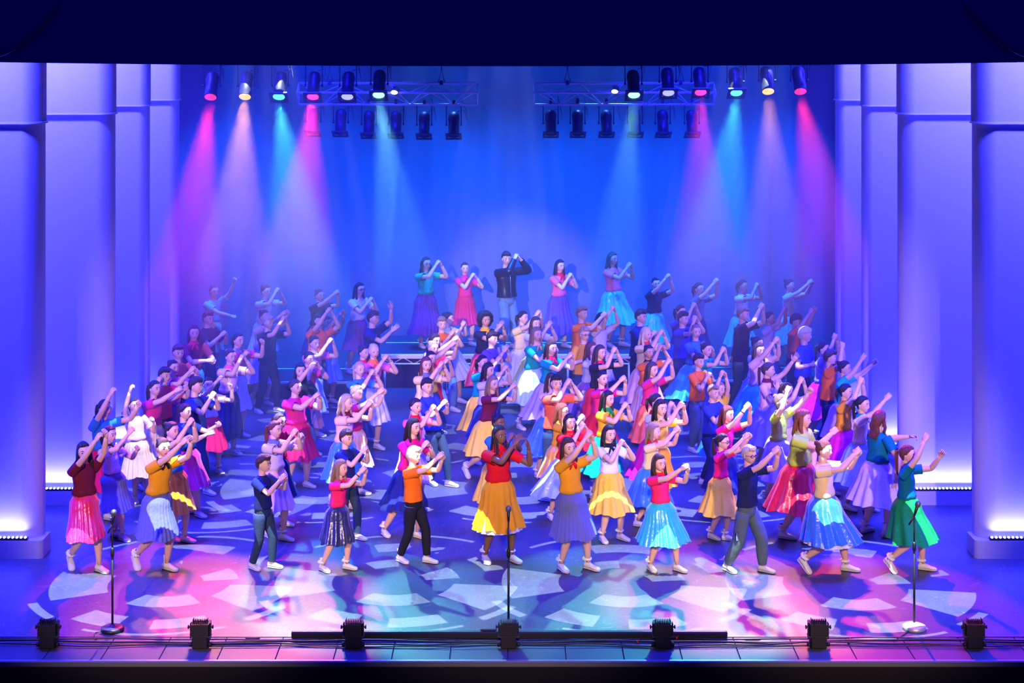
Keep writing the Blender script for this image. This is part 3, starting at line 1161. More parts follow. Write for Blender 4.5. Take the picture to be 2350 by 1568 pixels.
        if p['front']:
            mb = MB()
            mb.loft([line(.135), line(.105)], [Rt * fr(.081) * 1.09 * slim] * 2, [Fv * fr(.061) * 1.12 * slim] * 2, 18, (False, False))
            mb.build('belt', bmt, root)
            if bc == 'cargo':
                for hip, K, An, side, lift in ankles:
                    c = hip + (K - hip) * 0.80 + Rt * side * 0.042 * h
                    mb = MB()
                    mb.bevel_box(c - np.array((.022, .04, .055)), c + np.array((.022, .04, .055)), 0.012)
                    mb.build('pocket', bmt, root)
    # shoes and socks
    fl_ = 0.150 * h
    for k, (hip, K, An, side, lift) in enumerate(ankles):
        tw = yw * 0.95 + (-0.22 * side)
        if p['raise_'] == k:
            tw = yw * 0.7
        fw = np.array((math.sin(tw), -math.cos(tw), 0))
        pitch = math.radians(38) if lift else 0.0
        yv = fw * math.cos(pitch) - Zv * math.sin(pitch)
        xv = nrm(np.cross(yv, Zv)) if True else Rt
        zv = np.cross(xv, yv)
        ori = An - zv * ank * 1.0
        if lift:          # toe on the ground
            toe = ori + yv * 0.60 * fl_
            ori = ori - Zv * toe[2] + Zv * 0.004
        else:
            ori[2] = 0.001
        R3 = np.stack([xv, yv, zv], 1) * fl_
        M = Matrix(((R3[0, 0], R3[0, 1], R3[0, 2], ori[0]), (R3[1, 0], R3[1, 1], R3[1, 2], ori[1]), (R3[2, 0], R3[2, 1], R3[2, 2], ori[2]), (0, 0, 0, 1)))
        so = inst('shoe', shoe_mesh(), root, M)
        if p['front']:
            lo = inst('laces', lace_mesh(), so, Matrix.Identity(4))
        inst('sock', sock_mesh(1 if girl and (hx + k) % 5 != 0 else 0), root, M)
    # extras
    if p['scarf']:
        mb = MB()
        sc_ = [(.955, .060, .050), (.985, .050, .046), (1.02, .042, .041), (1.06, .036, .038)]
        mb.loft([line(t) for t, *_ in sc_], [Rt * fr(a) * slim for t, a, b in sc_], [Fv * fr(b) * slim for t, a, b in sc_], 18, (False, False), 0, lambda th: 1 + 0.05 * np.sin(th * 6)[None, :] * np.ones((4, 1)))
        kn = line(.965) + Fv * fr(.050) + Rt * 0.01
        mb.ball(kn, .016 * h, nu=8, nv=5)
        for s_ in (-1, 1):
            mb.tube([kn, kn + Rt * s_ * .020 * h + Fv * .012 * h - Zv * .022 * h, kn + Rt * s_ * .030 * h + Fv * .010 * h - Zv * .052 * h], [.008 * h, .014 * h, .009 * h], 6, flat=0.5)
        mb.build('neck_scarf', fabric('cloth_' + p['scarf'], RGB[p['scarf']]), root)
    if p['glasses']:
        gm = plain('glasses_frame', (.05, .04, .05), 0.3)
        mb = MB()
        for sx in (-1, 1):
            ring = []
            for a in np.linspace(0, 2 * PI, 11):
                q = np.array((sx * 0.150 + 0.105 * math.cos(a), 0.43, 0.50 + 0.075 * math.sin(a)))
                ring.append(HM @ q + hc)
            mb.tube(ring, 0.0035, 5)
            mb.tube([HM @ np.array((sx * 0.25, 0.42, 0.52)) + hc, HM @ np.array((sx * 0.35, 0.05, 0.50)) + hc], 0.003, 5)
        mb.tube([HM @ np.array((-.05, .45, .51)) + hc, HM @ np.array((.05, .45, .51)) + hc], 0.003, 5)
        mb.build('glasses', gm, root)
    if p['band']:
        S, E, Wp, side = arms[0]
        c = E + (Wp - E) * 0.78
        mb = MB()
        ax = nrm(Wp - E)
        mb.lathe([(.020 * h, -.006), (.022 * h, 0), (.020 * h, .006)], 12, c, ax, cap=(False, False))
        mb.build('wristband', BLACK, root)
    if p['bow']:
        mb = MB()
        for s_ in (-1, 1):
            mb.ball(HM @ np.array((s_ * .12, -.40, .84)) + hc, np.array((.10, .05, .07)) * hh, nu=8, nv=5)
        mb.build('hair_bow', fabric('cloth_royal', RGB['royal']), root)
    return root


# ---- who stands where: head-top pixel, height, clothing, hands, feet
P = person
g, b = 'g', 'b'
# front row
P(194, 1014, 1.52, g, 'maroon', 'hotpink', ('verylong', 'dark'), [(243, 984)], [(162, 1306), (228, 1312)], yaw=42, hyaw=25, satin=True, pleat=24, flare=.15, raise_=0, front=True, tilt=-6)
P(374, 1005, 1.55, g, 'mustard', 'greyblue', ('bun', 'brown'), [(438, 1003)], [(312, 1306), (383, 1307)], yaw=48, hyaw=40, scarf='black', pleat=30, flare=.165, raise_=0, front=True)
P(605, 1045, 1.33, b, 'navy', 'denim', ('boy', 'brown'), [(654, 1094)], [(579, 1306), (624, 1303)], yaw=62, hyaw=70, front=True, note='between mustard top and hot pink top')
P(782, 1055, 1.30, g, 'hotpink', 'navy', ('halfup', 'fair'), [(838, 1076)], [(740, 1310), (796, 1306)], yaw=58, hyaw=60, satin=True, pleat=12, flare=.16, front=True, band=True)
P(950, 1025, 1.38, b, 'orange', 'black', ('crop', 'platinum'), [(1016, 1044)], [(918, 1289), (980, 1291)], yaw=58, hyaw=52, front=True)
P(1146, 976, 1.62, g, 'red', 'amber', ('braids', 'dark'), [(1188, 1008), (1212, 1018)], [(1113, 1288), (1174, 1288)], yaw=30, hyaw=35, skin='brown', scarf='red', pleat=16, flare=.19, curl='open', front=True, petti=True)
P(1306, 1004, 1.56, g, 'mustard', 'greyblue', ('long', 'brown'), [(1355, 996)], [(1288, 1308), (1350, 1306)], yaw=40, hyaw=25, scarf='red', pleat=30, flare=.185, sway=-.05, front=True, tilt=-5)
P(1514, 1042, 1.37, g, 'hotpink', 'turquoise', ('long', 'brown'), [(1577, 1072)], [(1492, 1308), (1554, 1310)], yaw=35, hyaw=28, satin=True, pleat=26, flare=.235, scarf='red', front=True, tilt=-5)
P(1719, 1023, 1.48, b, 'navy', 'cargo', ('crop', 'platinum'), [(1786, 1032)], [(1668, 1310), (1750, 1312)], yaw=48, hyaw=35, glasses=True, front=True)
P(1891, 1011, 1.55, g, 'cream', 'blue', ('bun', 'auburn'), [(1972, 1034)], [(1846, 1314), (1942, 1310)], yaw=62, hyaw=55, satin=True, pleat=14, flare=.245, fat=1.08, petti=True, raise_=0, front=True)
P(2083, 1022, 1.49, g, 'darkteal', 'green', ('longpony', 'auburn'), [(2136, 985), (2166, 1037)], [(2043, 1314), (2118, 1308)], yaw=62, hyaw=60, pleat=10, flare=.22, raise_=0, front=True)
# second row
P(251, 978, 1.45, g, 'lilac', 'greyblue', ('pony', 'dark'), [(302, 986), (318, 1026)], [(263, 1232), (281, 1240)], yaw=65, hyaw=62, scarf='black', pleat=26, flare=.15)
P(394, 968, 1.5, g, 'blue', 'amber', ('bun', 'dark'), [(441, 966)], [(396, 1240), (424, 1244)], yaw=60, hyaw=62, satin=True, pleat=16, flare=.15)
P(631, 966, 1.5, g, 'lilac', 'palepink', ('longpony', 'auburn'), [(680, 990)], [(612, 1232), (650, 1240)], yaw=55, hyaw=58, scarf='greyblue', pleat=18, flare=.165)
P(795, 987, 1.38, b, 'navy', 'denim', ('boy', 'brown'), [(841, 1030)], [(776, 1232), (820, 1238)], yaw=55, hyaw=50, note='behind the satin navy skirt')
P(949, 960, 1.51, g, 'magenta', 'navy', ('halfup', 'dark'), [(982, 1017)], [(882, 1228), (958, 1234)], yaw=40, hyaw=48, pleat=14, flare=.19, sway=-.06)
P(1398, 976, 1.45, g, 'white', 'yellow', ('verylong', 'dark'), [(1430, 1014)], [(1382, 1242), (1424, 1238)], yaw=32, hyaw=28, scarf='black', pleat=14, flare=.20)
P(1500, 972, 1.43, g, 'cream', 'blue', ('halfup', 'fair'), [(1557, 984)], [(1462, 1208), (1500, 1222)], yaw=58, hyaw=62, scarf='red', satin=True, pleat=14, flare=.24)
P(1658, 995, 1.34, g, 'magenta', 'yellow', ('longpony', 'dark'), [(1721, 996)], [(1632, 1236), (1666, 1240)], yaw=58, hyaw=58, glasses=True, pleat=12, flare=.20, sway=-.06)
P(1843, 940, 1.63, g, 'lime', 'red', ('halfup', 'ginger'), [(1918, 986), None], [(1796, 1236), (1850, 1246)], yaw=58, hyaw=58, satin=True, pleat=12, flare=.24, sway=-.08, fat=1.18)
P(2019, 943, 1.59, g, 'darkteal', 'lilac', ('longcurly', 'auburn'), [None, (2128, 1002)], [(1985, 1222), (2034, 1232)], yaw=120, hyaw=120, pleat=14, flare=.24, sway=-.05, fat=1.08)
P(1308, 950, 1.45, g, 'red', 'lightblue', ('longcurly', 'dark'), [(1340, 976)], [(1262, 1190), (1300, 1198)], yaw=35, hyaw=20, scarf='red', satin=True, pleat=12, flare=.235, sway=-.10)
P(1144, 951, 1.46, g, 'blue', 'yellow', ('bun', 'black'), [(1177, 998)], None, yaw=45, hyaw=40, skin='brown', pleat=14, flare=.19, hb=True, note='behind person with golden orange skirt')
P(642, 948, 1.42, g, 'crimson', 'navy', ('pony', 'brown'), [(694, 1000)], None, yaw=55, hyaw=50, glasses=True, pleat=12, flare=.19)
P(424, 926, 1.51, g, 'navy', 'magenta', ('bun', 'dark'), [(488, 992), (505, 972)], [(428, 1176), (456, 1186)], yaw=66, hyaw=66, satin=True, pleat=14, flare=.17)
P(1290, 926, 1.48, g, 'mustard', 'amber', ('halfup', 'ginger'), [(1338, 956)], [(1250, 1150), (1292, 1158)], yaw=62, hyaw=62, glasses=True, satin=True, pleat=12, flare=.20, sway=-.05)
P(1131, 863, 1.47, g, 'maroon', 'yellow', ('long', 'fair'), [(1183, 884)], [(1070, 1096), (1135, 1100)], yaw=48, hyaw=38, pleat=12, flare=.22, sway=-.05, raise_=0)
# third rows
P(240, 917, 1.54, g, 'blue', 'crimson', ('longpony', 'dark'), [(263, 886), (322, 925)], None, yaw=50, hyaw=55, pleat=16, flare=.17)
P(308, 912, 1.38, g, 'palepink', 'tan', ('pony', 'dark'), [(301, 888), (352, 962)], [(310, 1152), (338, 1150)], yaw=35, hyaw=35, pleat=20, flare=.17)
P(355, 873, 1.5, g, 'magenta', 'cream', ('longpony', 'dark'), [(432, 884)], None, yaw=55, hyaw=52, pleat=24, flare=.15)
P(378, 844, 1.52, b, 'crimson', 'black', ('boy', 'black'), [(366, 868), (432, 880)], None, yaw=50, hyaw=50, hb=True)
P(397, 826, 1.55, g, 'pink', 'plum', ('bun', 'dark'), [(446, 846)], None, yaw=50, hyaw=45, hb=True)
P(409, 792, 1.6, b, 'coral', 'denim', ('boy', 'brown'), [(452, 852)], None, yaw=40, hyaw=30, hb=True)
P(445, 746, 1.69, g, 'maroon', 'blue', ('verylong', 'dark'), [(488, 828)], None, yaw=30, hyaw=20, scarf='crimson', pleat=14, flare=.17)
P(478, 715, 1.66, b, 'black', 'denim', ('boy', 'dark'), [(517, 764)], None, yaw=55, hyaw=50)
P(450, 867, 1.6, b, 'navy', 'denim', ('boy', 'dark'), [(492, 904)], [(436, 1124), (476, 1134)], yaw=66, hyaw=72, note='beside lilac top with crimson skirt')
P(478, 866, 1.42, g, 'lilac', 'crimson', ('bun', 'dark'), [(511, 860), (531, 882)], [(470, 1088), (502, 1086)], yaw=25, hyaw=22, scarf='lightblue', pleat=16, flare=.19)
P(529, 801, 1.56, g, 'palepink', 'navy', ('bun', 'brown'), [(558, 818)], None, yaw=48, hyaw=42, scarf='pink', pleat=14, flare=.16, hem=.16)
P(547, 764, 1.6, g, 'hotpink', 'silver', ('pony', 'dark'), [(566, 808), (604, 782)], None, yaw=52, hyaw=48, scarf='greyblue', pleat=18, flare=.16)
P(616, 725, 1.64, b, 'black', 'black', ('boy', 'blond'), [(653, 730)], [(590, 948), (636, 946)], yaw=52, hyaw=48)
P(607, 711, 1.6, g, 'lilac', 'lavender', ('bun', 'dark'), [(661, 714)], None, yaw=50, hyaw=48, pleat=18, flare=.18, note='behind person with black T-shirt and trousers')
P(679, 871, 1.52, g, 'magenta', 'crimson', ('bun', 'brown'), [(732, 906)], [(664, 1110), (704, 1118)], yaw=48, hyaw=44, pleat=16, flare=.19, fat=1.2)
P(689, 833, 1.5, g, 'black', 'navy', ('verylong', 'black'), [(717, 836), None], None, yaw=25, hyaw=18, hb=True)
P(710, 807, 1.52, g, 'hotpink', 'peach', ('bun', 'dark'), [(725, 832)], None, yaw=50, hyaw=38, pleat=16, flare=.17, scarf='pink')
P(722, 771, 1.55, g, 'pink', 'lightblue', ('bun', 'dark'), [(761, 780)], None, yaw=48, hyaw=40, pleat=16, flare=.17, scarf='white', hb=True)
P(733, 720, 1.62, b, 'coral', 'denim', ('boy', 'dark'), [(757, 711)], None, yaw=30, hyaw=25, hb=True)
P(752, 726, 1.52, g, 'silver', 'lightblue', ('bun', 'dark'), [(790, 712)], [(744, 922), (762, 924)], yaw=42, hyaw=30, skin='tan', pleat=18, flare=.17)
P(857, 715, 1.66, b, 'navy', 'black', ('boy', 'brown'), [(908, 752), (898, 700)], None, yaw=62, hyaw=65, curl='open')
P(835, 793, 1.5, g, 'palepink', 'peach', ('bun', 'dark'), [(864, 848)], None, yaw=50, hyaw=48, scarf='red', pleat=18, flare=.17)
P(858, 789, 1.53, g, 'pink', 'white', ('bun', 'platinum'), [(889, 818)], [(846, 1000), (884, 934)], yaw=35, hyaw=25, scarf='orange', pleat=18, flare=.2) if False else \
    P(858, 789, 1.53, g, 'pink', 'white', ('bun', 'platinum'), [(889, 818)], None, yaw=35, hyaw=25, scarf='orange', pleat=18, flare=.20)
P(825, 830, 1.48, g, 'blue', 'navy', ('longpony', 'blond'), [(858, 852)], None, yaw=42, hyaw=35, pleat=14, flare=.17, hb=True)
P(817, 886, 1.5, g, 'hotpink', 'cream', ('bun', 'fair'), [(882, 892)], [(840, 1014), (868, 1004)], yaw=60, hyaw=55, pleat=18, flare=.18) if False else \
    P(819, 886, 1.46, g, 'hotpink', 'peach', ('bun', 'fair'), [(882, 894)], None, yaw=60, hyaw=52, pleat=18, flare=.19)
P(795, 905, 1.5, g, 'palepink', 'blue', ('longcurly', 'blond'), [(852, 924)], None, yaw=60, hyaw=60, scarf='maroon', pleat=14, flare=.20, satin=True)
P(954, 914, 1.46, g, 'pink', 'palepink', ('bun', 'dark'), [(997, 934)], None, yaw=48, hyaw=40, scarf='red', pleat=16, flare=.18)
P(980, 869, 1.53, b, 'royal', 'denim', ('boy', 'dark'), [(1024, 922)], [(988, 1112), (1030, 1116)], yaw=50, hyaw=35)
P(978, 819, 1.5, g, 'cream', 'tan', ('long', 'auburn'), [(1016, 834)], None, yaw=40, hyaw=22, scarf='greyblue', pleat=18, flare=.17)
P(989, 806, 1.52, g, 'yellow', 'denim', ('bun', 'black'), [(1028, 826)], None, yaw=40, hyaw=30, hb=True)
P(994, 782, 1.52, g, 'crimson', 'red', ('bun', 'blond'), [(1046, 786)], None, yaw=48, hyaw=35, pleat=16, flare=.18)
P(998, 766, 1.56, g, 'lilac', 'greyblue', ('long', 'dark'), [(1050, 776)], None, yaw=46, hyaw=42, pleat=16, flare=.17, hb=True)
P(1014, 728, 1.58, b, 'orange', 'paledenim', ('boy', 'fair'), [(1042, 762)], [(1008, 940), (1040, 944)], yaw=35, hyaw=15, curl='open')
P(1029, 717, 1.53, g, 'white', 'white', ('bun', 'dark'), [(1066, 740)], [(1030, 918), (1056, 924)], yaw=70, hyaw=72, pleat=16, flare=.21, sway=.05)
# riser in the centre
P(978, 590, 1.64, g, 'emerald', 'plum', ('longcurly', 'black'), [(1008, 601)], [(966, 797), (986, 799)], base=.6, yaw=38, hyaw=30, pleat=26, flare=.20, hem=.17, glasses=True)
P(1067, 602, 1.5, g, 'hotpink', 'crimson', ('pony', 'dark'), [(1088, 630)], [(1056, 793), (1082, 793)], base=.6, yaw=32, hyaw=10, pleat=20, flare=.16, scarf='magenta')
P(1162, 579, 1.72, b, 'black', 'paledenim', ('quiff', 'black'), [(1187, 586)], [(1152, 800), (1178, 799)], base=.6, yaw=38, hyaw=15, jacket=True)
P(1285, 596, 1.57, g, 'pink', 'purple', ('halfup', 'dark'), [(1311, 630)], [(1262, 798), (1295, 797)], base=.6, yaw=42, hyaw=30, pleat=16, flare=.20, hem=.17, scarf='red')
P(1406, 579, 1.69, g, 'pink', 'turquoise', ('longcurly', 'dark'), [(1447, 606)], [(1396, 796), (1428, 794)], base=.6, yaw=48, hyaw=40, pleat=16, flare=.23, satin=True, skin='tan')
# low risers
P(491, 654, 1.55, g, 'turquoise', 'tan', ('bun', 'dark'), [(544, 729), (545, 634)], None, base=.3, yaw=48, hyaw=35, pleat=26, flare=.15, curl='fist')
P(610, 654, 1.55, g, 'lilac', 'silver', ('bun', 'dark'), [(639, 664)], None, base=.3, yaw=50, hyaw=50, pleat=18, flare=.17, note='on the low riser')
P(733, 664, 1.5, g, 'black', 'navy', ('bun', 'dark'), [(776, 670)], None, base=.3, yaw=48, hyaw=45, hb=True, note='on the low riser')
P(825, 649, 1.58, g, 'lilac', 'plum', ('verylong', 'dark'), [(854, 686)], None, base=.3, yaw=42, hyaw=45, glasses=True, pleat=26, flare=.16)
P(1505, 637, 1.55, g, 'black', 'turquoise', ('bun', 'black'), [(1535, 633)], None, base=.3, yaw=30, hyaw=15, satin=True, pleat=14, flare=.20)
P(1604, 648, 1.58, g, 'greyblue', 'navy', ('pony', 'dark'), [(1646, 643)], None, base=.3, yaw=52, hyaw=40, pleat=20, flare=.19, hem=.18)
P(1705, 642, 1.56, g, 'lilac', 'turquoise', ('pony', 'black'), [(1739, 652)], None, base=.3, yaw=50, hyaw=42, pleat=14, flare=.20, skin='tan')
P(1812, 641, 1.54, g, 'silver', 'lightblue', ('bun', 'dark'), [(1864, 645)], None, base=.3, yaw=58, hyaw=48, pleat=18, flare=.18, note='on the low riser')
# centre crowd
P(1114, 719, 1.6, g, 'black', 'red', ('afro', 'black'), [(1151, 746)], None, yaw=42, hyaw=22, skin='tan', scarf='amber', satin=True, pleat=14, flare=.19, curl='open')
P(1130, 762, 1.52, b, 'purple', 'denim', ('boy', 'dark'), [(1163, 800)], None, yaw=50, hyaw=48, hb=True, curl='open')
P(1107, 815, 1.48, g, 'teal', 'yellow', ('pony', 'dark'), [(1148, 822)], None, yaw=48, hyaw=42, pleat=12, flare=.21, sway=-.05)
P(1121, 833, 1.46, g, 'lilac', 'navy', ('halfup', 'dark'), [(1163, 842)], None, yaw=48, hyaw=50, pleat=12, flare=.20, scarf='magenta')
P(1200, 714, 1.56, g, 'cream', 'white', ('pony', 'dark'), [(1238, 716)], None, yaw=45, hyaw=52, pleat=16, flare=.22, sway=-.06)
P(1229, 727, 1.55, g, 'lilac', 'olive', ('halfup', 'brown'), [(1262, 746)], None, yaw=40, hyaw=25, pleat=14, flare=.21, sway=-.06, curl='open')
P(1231, 751, 1.58, g, 'emerald', 'mint', ('verylong', 'fair'), [(1276, 800)], [(1192, 984), (1226, 974)], yaw=45, hyaw=35, scarf='peach', pleat=14, flare=.24, sway=-.05)
P(1265, 782, 1.56, g, 'teal', 'lavender', ('verylong', 'brown'), [(1312, 814)], None, yaw=48, hyaw=38, scarf='crimson', pleat=14, flare=.23, sway=-.12)
P(1336, 703, 1.68, b, 'orange', 'denim', ('boy', 'fair'), [(1390, 720)], None, yaw=55, hyaw=48, hb=True, note='behind person with spectacles')
P(1341, 751, 1.58, b, 'mustard', 'denim', ('crop', 'blond'), [(1352, 826)], None, yaw=40, hyaw=30, glasses=True)
P(1380, 718, 1.55, g, 'lilac', 'white', ('longcurly', 'dark'), [(1408, 706)], None, yaw=42, hyaw=45, pleat=16, flare=.18, note='with one elbow raised high')
P(1357, 785, 1.52, g, 'silver', 'plum', ('longcurly', 'auburn'), [(1396, 812)], None, yaw=60, hyaw=55, pleat=12, flare=.24, sway=-.13, satin=True)
P(1377, 792, 1.52, g, 'black', 'red', ('halfup', 'brown'), [(1412, 800)], None, yaw=50, hyaw=42, scarf='crimson', pleat=12, flare=.19, hb=True)
P(1382, 851, 1.48, g, 'magenta', 'red', ('longpony', 'black'), [(1433, 868)], None, yaw=42, hyaw=35, pleat=12, flare=.24, sway=-.06)
P(1277, 861, 1.5, b, 'coral', 'denim', ('boy', 'black'), [(1308, 874)], None, yaw=32, hyaw=15)
P(1266, 856, 1.53, g, 'palepink', 'blue', ('long', 'brown'), [(1304, 880)], None, yaw=40, hyaw=30, satin=True, pleat=12, flare=.22, hb=True, sway=-.1)
P(1395, 897, 1.46, g, 'mustard', 'emerald', ('halfup', 'black'), [(1438, 928)], None, yaw=45, hyaw=45, scarf='green', pleat=14, flare=.21, sway=-.08)
P(1416, 925, 1.44, g, 'red', 'emerald', ('bun', 'dark'), [(1446, 952)], None, yaw=40, hyaw=40, pleat=12, flare=.22, hb=True) if False else None
P(1516, 917, 1.48, g, 'yellow', 'mustard', ('long', 'dark'), [(1566, 928)], None, yaw=45, hyaw=30, pleat=26, flare=.18)
P(1505, 903, 1.5, g, 'white', 'magenta', ('pony', 'dark'), [(1543, 926)], None, yaw=55, hyaw=60, scarf='red', pleat=12, flare=.22, sway=-.1)
P(1497, 831, 1.5, g, 'magenta', 'coral', ('halfup', 'brown'), [(1538, 826)], None, yaw=50, hyaw=42, pleat=12, flare=.21, scarf='purple')
P(1489, 792, 1.5, g, 'orange', 'tan', ('bun', 'black'), [(1518, 794)], None, yaw=42, hyaw=25, skin='tan', scarf='black', hb=True)
P(1483, 750, 1.6, g, 'cream', 'peach', ('verylong', 'platinum'), [(1520, 760)], None, yaw=42, hyaw=38, scarf='red', satin=True, pleat=12, flare=.22, sway=-.05)
P(1471, 711, 1.66, b, 'navy', 'black', ('boy', 'brown'), [(1505, 762)], None, yaw=50, hyaw=50, hb=True, note='beside person with long hair and cream top')
P(1562, 700, 1.6, g, 'purple', 'blue', ('pony', 'dark'), [(1594, 698)], None, yaw=48, hyaw=40, hb=True)
P(1568, 716, 1.62, b, 'royal', 'denim', ('boy', 'dark'), [(1596, 728)], None, yaw=52, hyaw=45, note='hands near the face')
P(1597, 745, 1.56, g, 'blue', 'turquoise', ('bun', 'fair'), [(1634, 800)], None, yaw=35, hyaw=15, satin=True, pleat=12, flare=.24, sway=-.12)
P(1621, 786, 1.5, g, 'teal', 'navy', ('bun', 'dark'), [(1662, 800)], None, yaw=50, hyaw=42, hb=True)
P(1604, 813, 1.5, b, 'orange', 'cargo', ('boy', 'dark'), [(1630, 858)], [(1586, 1036), (1608, 1040)], yaw=45, hyaw=35)
P(1651, 876, 1.40, g, 'yellow', 'blue', ('bun', 'fair'), [(1662, 846)], None, yaw=35, hyaw=40, pleat=12, flare=.19, hb=True)
P(1637, 884, 1.44, b, 'royal', 'navy', ('crop', 'fair'), [(1672, 935)], [(1612, 1112), (1632, 1122)], yaw=45, hyaw=35)
P(1669, 932, 1.45, g, 'magenta', 'navy', ('long', 'auburn'), [(1719, 930)], None, yaw=48, hyaw=45, pleat=12, flare=.2, band=True)
P(1706, 705, 1.74, b, 'black', 'black', ('quiff', 'fair'), [(1750, 700)], None, yaw=58, hyaw=52, note='under person with lilac top and turquoise skirt')
P(1766, 715, 1.56, g, 'lavender', 'greyblue', ('bun', 'dark'), [(1802, 706)], None, yaw=60, hyaw=60, skin='tan', hb=True, note='arms up behind person in black T-shirt')
P(1827, 722, 1.55, b, 'coral', 'denim', ('bowl', 'dark'), [(1871, 704)], None, yaw=55, hyaw=52, note='both arms stretched up')
P(1848, 752, 1.64, b, 'royal', 'navy', ('bowl', 'platinum'), [(1868, 838)], None, yaw=62, hyaw=62, note='in dark blue trousers')
P(1742, 787, 1.52, g, 'palepink', 'turquoise', ('halfup', 'brown'), [(1785, 778)], None, yaw=45, hyaw=25, pleat=12, flare=.23, sway=-.1)
P(1738, 773, 1.55, g, 'white', 'lightblue', ('bun', 'dark'), [(1772, 790)], None, yaw=50, hyaw=52, hb=True, pleat=12, flare=.22, sway=-.08)
P(1763, 832, 1.55, g, 'palepink', 'lavender', ('longpony', 'brown'), [(1786, 880), (1828, 818)], [(1738, 1072), (1776, 1084)], yaw=62, hyaw=65, scarf='maroon', pleat=12, flare=.24, sway=-.06, curl='open')
P(1890, 784, 1.52, g, 'lavender', 'magenta', ('longpony', 'dark'), [(1918, 770)], None, yaw=58, hyaw=55, pleat=12, flare=.23, sway=-.1)
P(1906, 804, 1.55, b, 'orange', 'navy', ('boy', 'brown'), [(1934, 790)], None, yaw=75, hyaw=70)
P(1938, 828, 1.5, g, 'turquoise', 'palepink', ('bun', 'dark'), [(1992, 806), (2019, 824)], None, yaw=62, hyaw=60, pleat=12, flare=.22)
P(1941, 881, 1.5, g, 'mustard', 'magenta', ('pony', 'black'), [(1978, 870)], None, yaw=58, hyaw=52, pleat=12, flare=.22, sway=-.08, scarf='orange')
P(1980, 909, 1.5, g, 'cream', 'lightblue', ('longpony', 'black'), [(2046, 903), None], None, yaw=58, hyaw=48, pleat=12, flare=.23, sway=-.08, scarf='teal')
P(1792, 904, 1.48, g, 'lime', 'lavender', ('bun', 'fair'), [(1810, 888), (1866, 890)], None, yaw=52, hyaw=45, pleat=12, flare=.21, curl='fist')
P(1806, 878, 1.48, g, 'lavender', 'lilac', ('bun', 'brown'), [(1841, 870)], None, yaw=48, hyaw=40, hb=True, note='just behind person in lime top')


def label_of(p):
    say = lambda k: SAY.get(k, k)
    if p['jacket']:
        t = 'person in black leather jacket and pale blue jeans'
    else:
        t = f"person in {say(p['top'])} {'top' if p['sex'] == 'g' else 'T-shirt'}"
        if not p['hb']:
            bt = p['bottom']
            nm = 'skirt' if p['sex'] == 'g' else ('trousers' if bt in ('black', 'cargo', 'navy') else 'jeans')
            t += f" and {'' if p['sex'] == 'g' or bt not in ('denim', 'paledenim') else ''}{say(bt).replace(' denim', '') if nm == 'jeans' else say(bt)} {nm}"
    if p['scarf']:
        t += f", {say(p['scarf'])} neck scarf"
    if p['glasses']:
        t += ', glasses'
    if p['note']:
        return t + ', ' + p['note']
    hs = p['hands']
    if len(hs) == 1:
        dy = hs[0][1] - p['hy']
        s_ = (p['hy'] - HOR) / (CAM_Z - p['h'] - p['base'])
        r = dy / s_
        t += ', hands ' + ('raised above head' if r < -0.03 else 'joined at face height' if r < 0.2 else 'joined before chest')
    elif None in hs:
        t += ', one arm reaching out'
    else:
        t += ', arms held apart'
    return t


def spot_of(p, h):
    if p['feet']:
        q = [at(x, y, p['base']) for x, y in p['feet']]
        return (q[0].x + q[1].x) / 2, (q[0].y + q[1].y) / 2
    d = F_PX * (CAM_Z - h - p['base']) / (p['hy'] - HOR)
    return (p['hx'] - 1175) * d / F_PX - 0.05 * h, d


# where two dancers would share the same spot, let one be a little taller (nearer), the other shorter (farther)
H0 = [p['h'] for p in HAT]
for it in range(80):
    for i, p in enumerate(HAT):
        for j in range(i + 1, len(HAT)):
            q = HAT[j]
            xa, da = spot_of(p, p['h'])
            xb, db = spot_of(q, q['h'])
            R = sum((0.85 * r['flare'] * r['h']) if r['sex'] == 'g' else 0.17 for r in (p, q))
            if abs(xa - xb) < R and abs(da - db) < math.sqrt(R * R - (xa - xb) ** 2):
                near, far = (i, j) if da < db else (j, i)
                if not HAT[near]['feet']:
                    HAT[near]['h'] = min(HAT[near]['h'] + 0.006, H0[near] + 0.10)
                if not HAT[far]['feet']:
                    HAT[far]['h'] = max(HAT[far]['h'] - 0.006, H0[far] - 0.10)
seen = {}
for p in HAT:
    p['label'] = label_of(p)
    seen.setdefault(p['label'], []).append(p)
for k, v in seen.items():
    if len(v) > 1:
        print('DUP LABEL', k, [(q['hx'], q['hy']) for q in v])
for p in HAT:
    if len(p['label'].split()) > 16:
        print('LONG LABEL', p['label'])
    build_person(p)
print('PEOPLE', len(HAT))

# ------------------------------------------------------------------ lamps on the bars
def par_meshes():
    r = 0.098
    body = MB()
    body.lathe([(0.012, 0.43), (0.05, 0.425), (0.082, 0.40), (0.096, 0.35), (0.098, 0.30), (0.094, 0.27), (r * 0.93, 0.26), (r * 0.93, 0.02), (r * 1.02, 0.015), (r * 1.02, 0.0), (r * 0.86, 0.0), (r * 0.84, 0.09)], 24, cap=(True, False))
    frame = MB()
    q, i = 0.135, 0.092
    for (a, b_, c, d) in ((-q, -q, q, -i), (-q, i, q, q), (-q, -i, -i, i), (i, -i, q, i)):
        frame.box((a, b_, -0.022), (c, d, -0.004))
    yoke = MB()
    yoke.tube([(-0.125, 0, 0.20), (-0.125, 0, 0.55), (-0.11, 0, 0.58), (0.11, 0, 0.58), (0.125, 0, 0.55), (0.125, 0, 0.20)], 0.009, 6)
    for s_ in (-1, 1):
        yoke.lathe([(0.022, 0), (0.022, 0.03)], 8, (s_ * 0.115, 0, 0.20), (s_, 0, 0))
    return body.mesh('body', [BLACK]), frame.mesh('gel_frame', [BLACK], False), yoke


PAR_BODY, PAR_FRAME, PAR_YOKE = par_meshes()


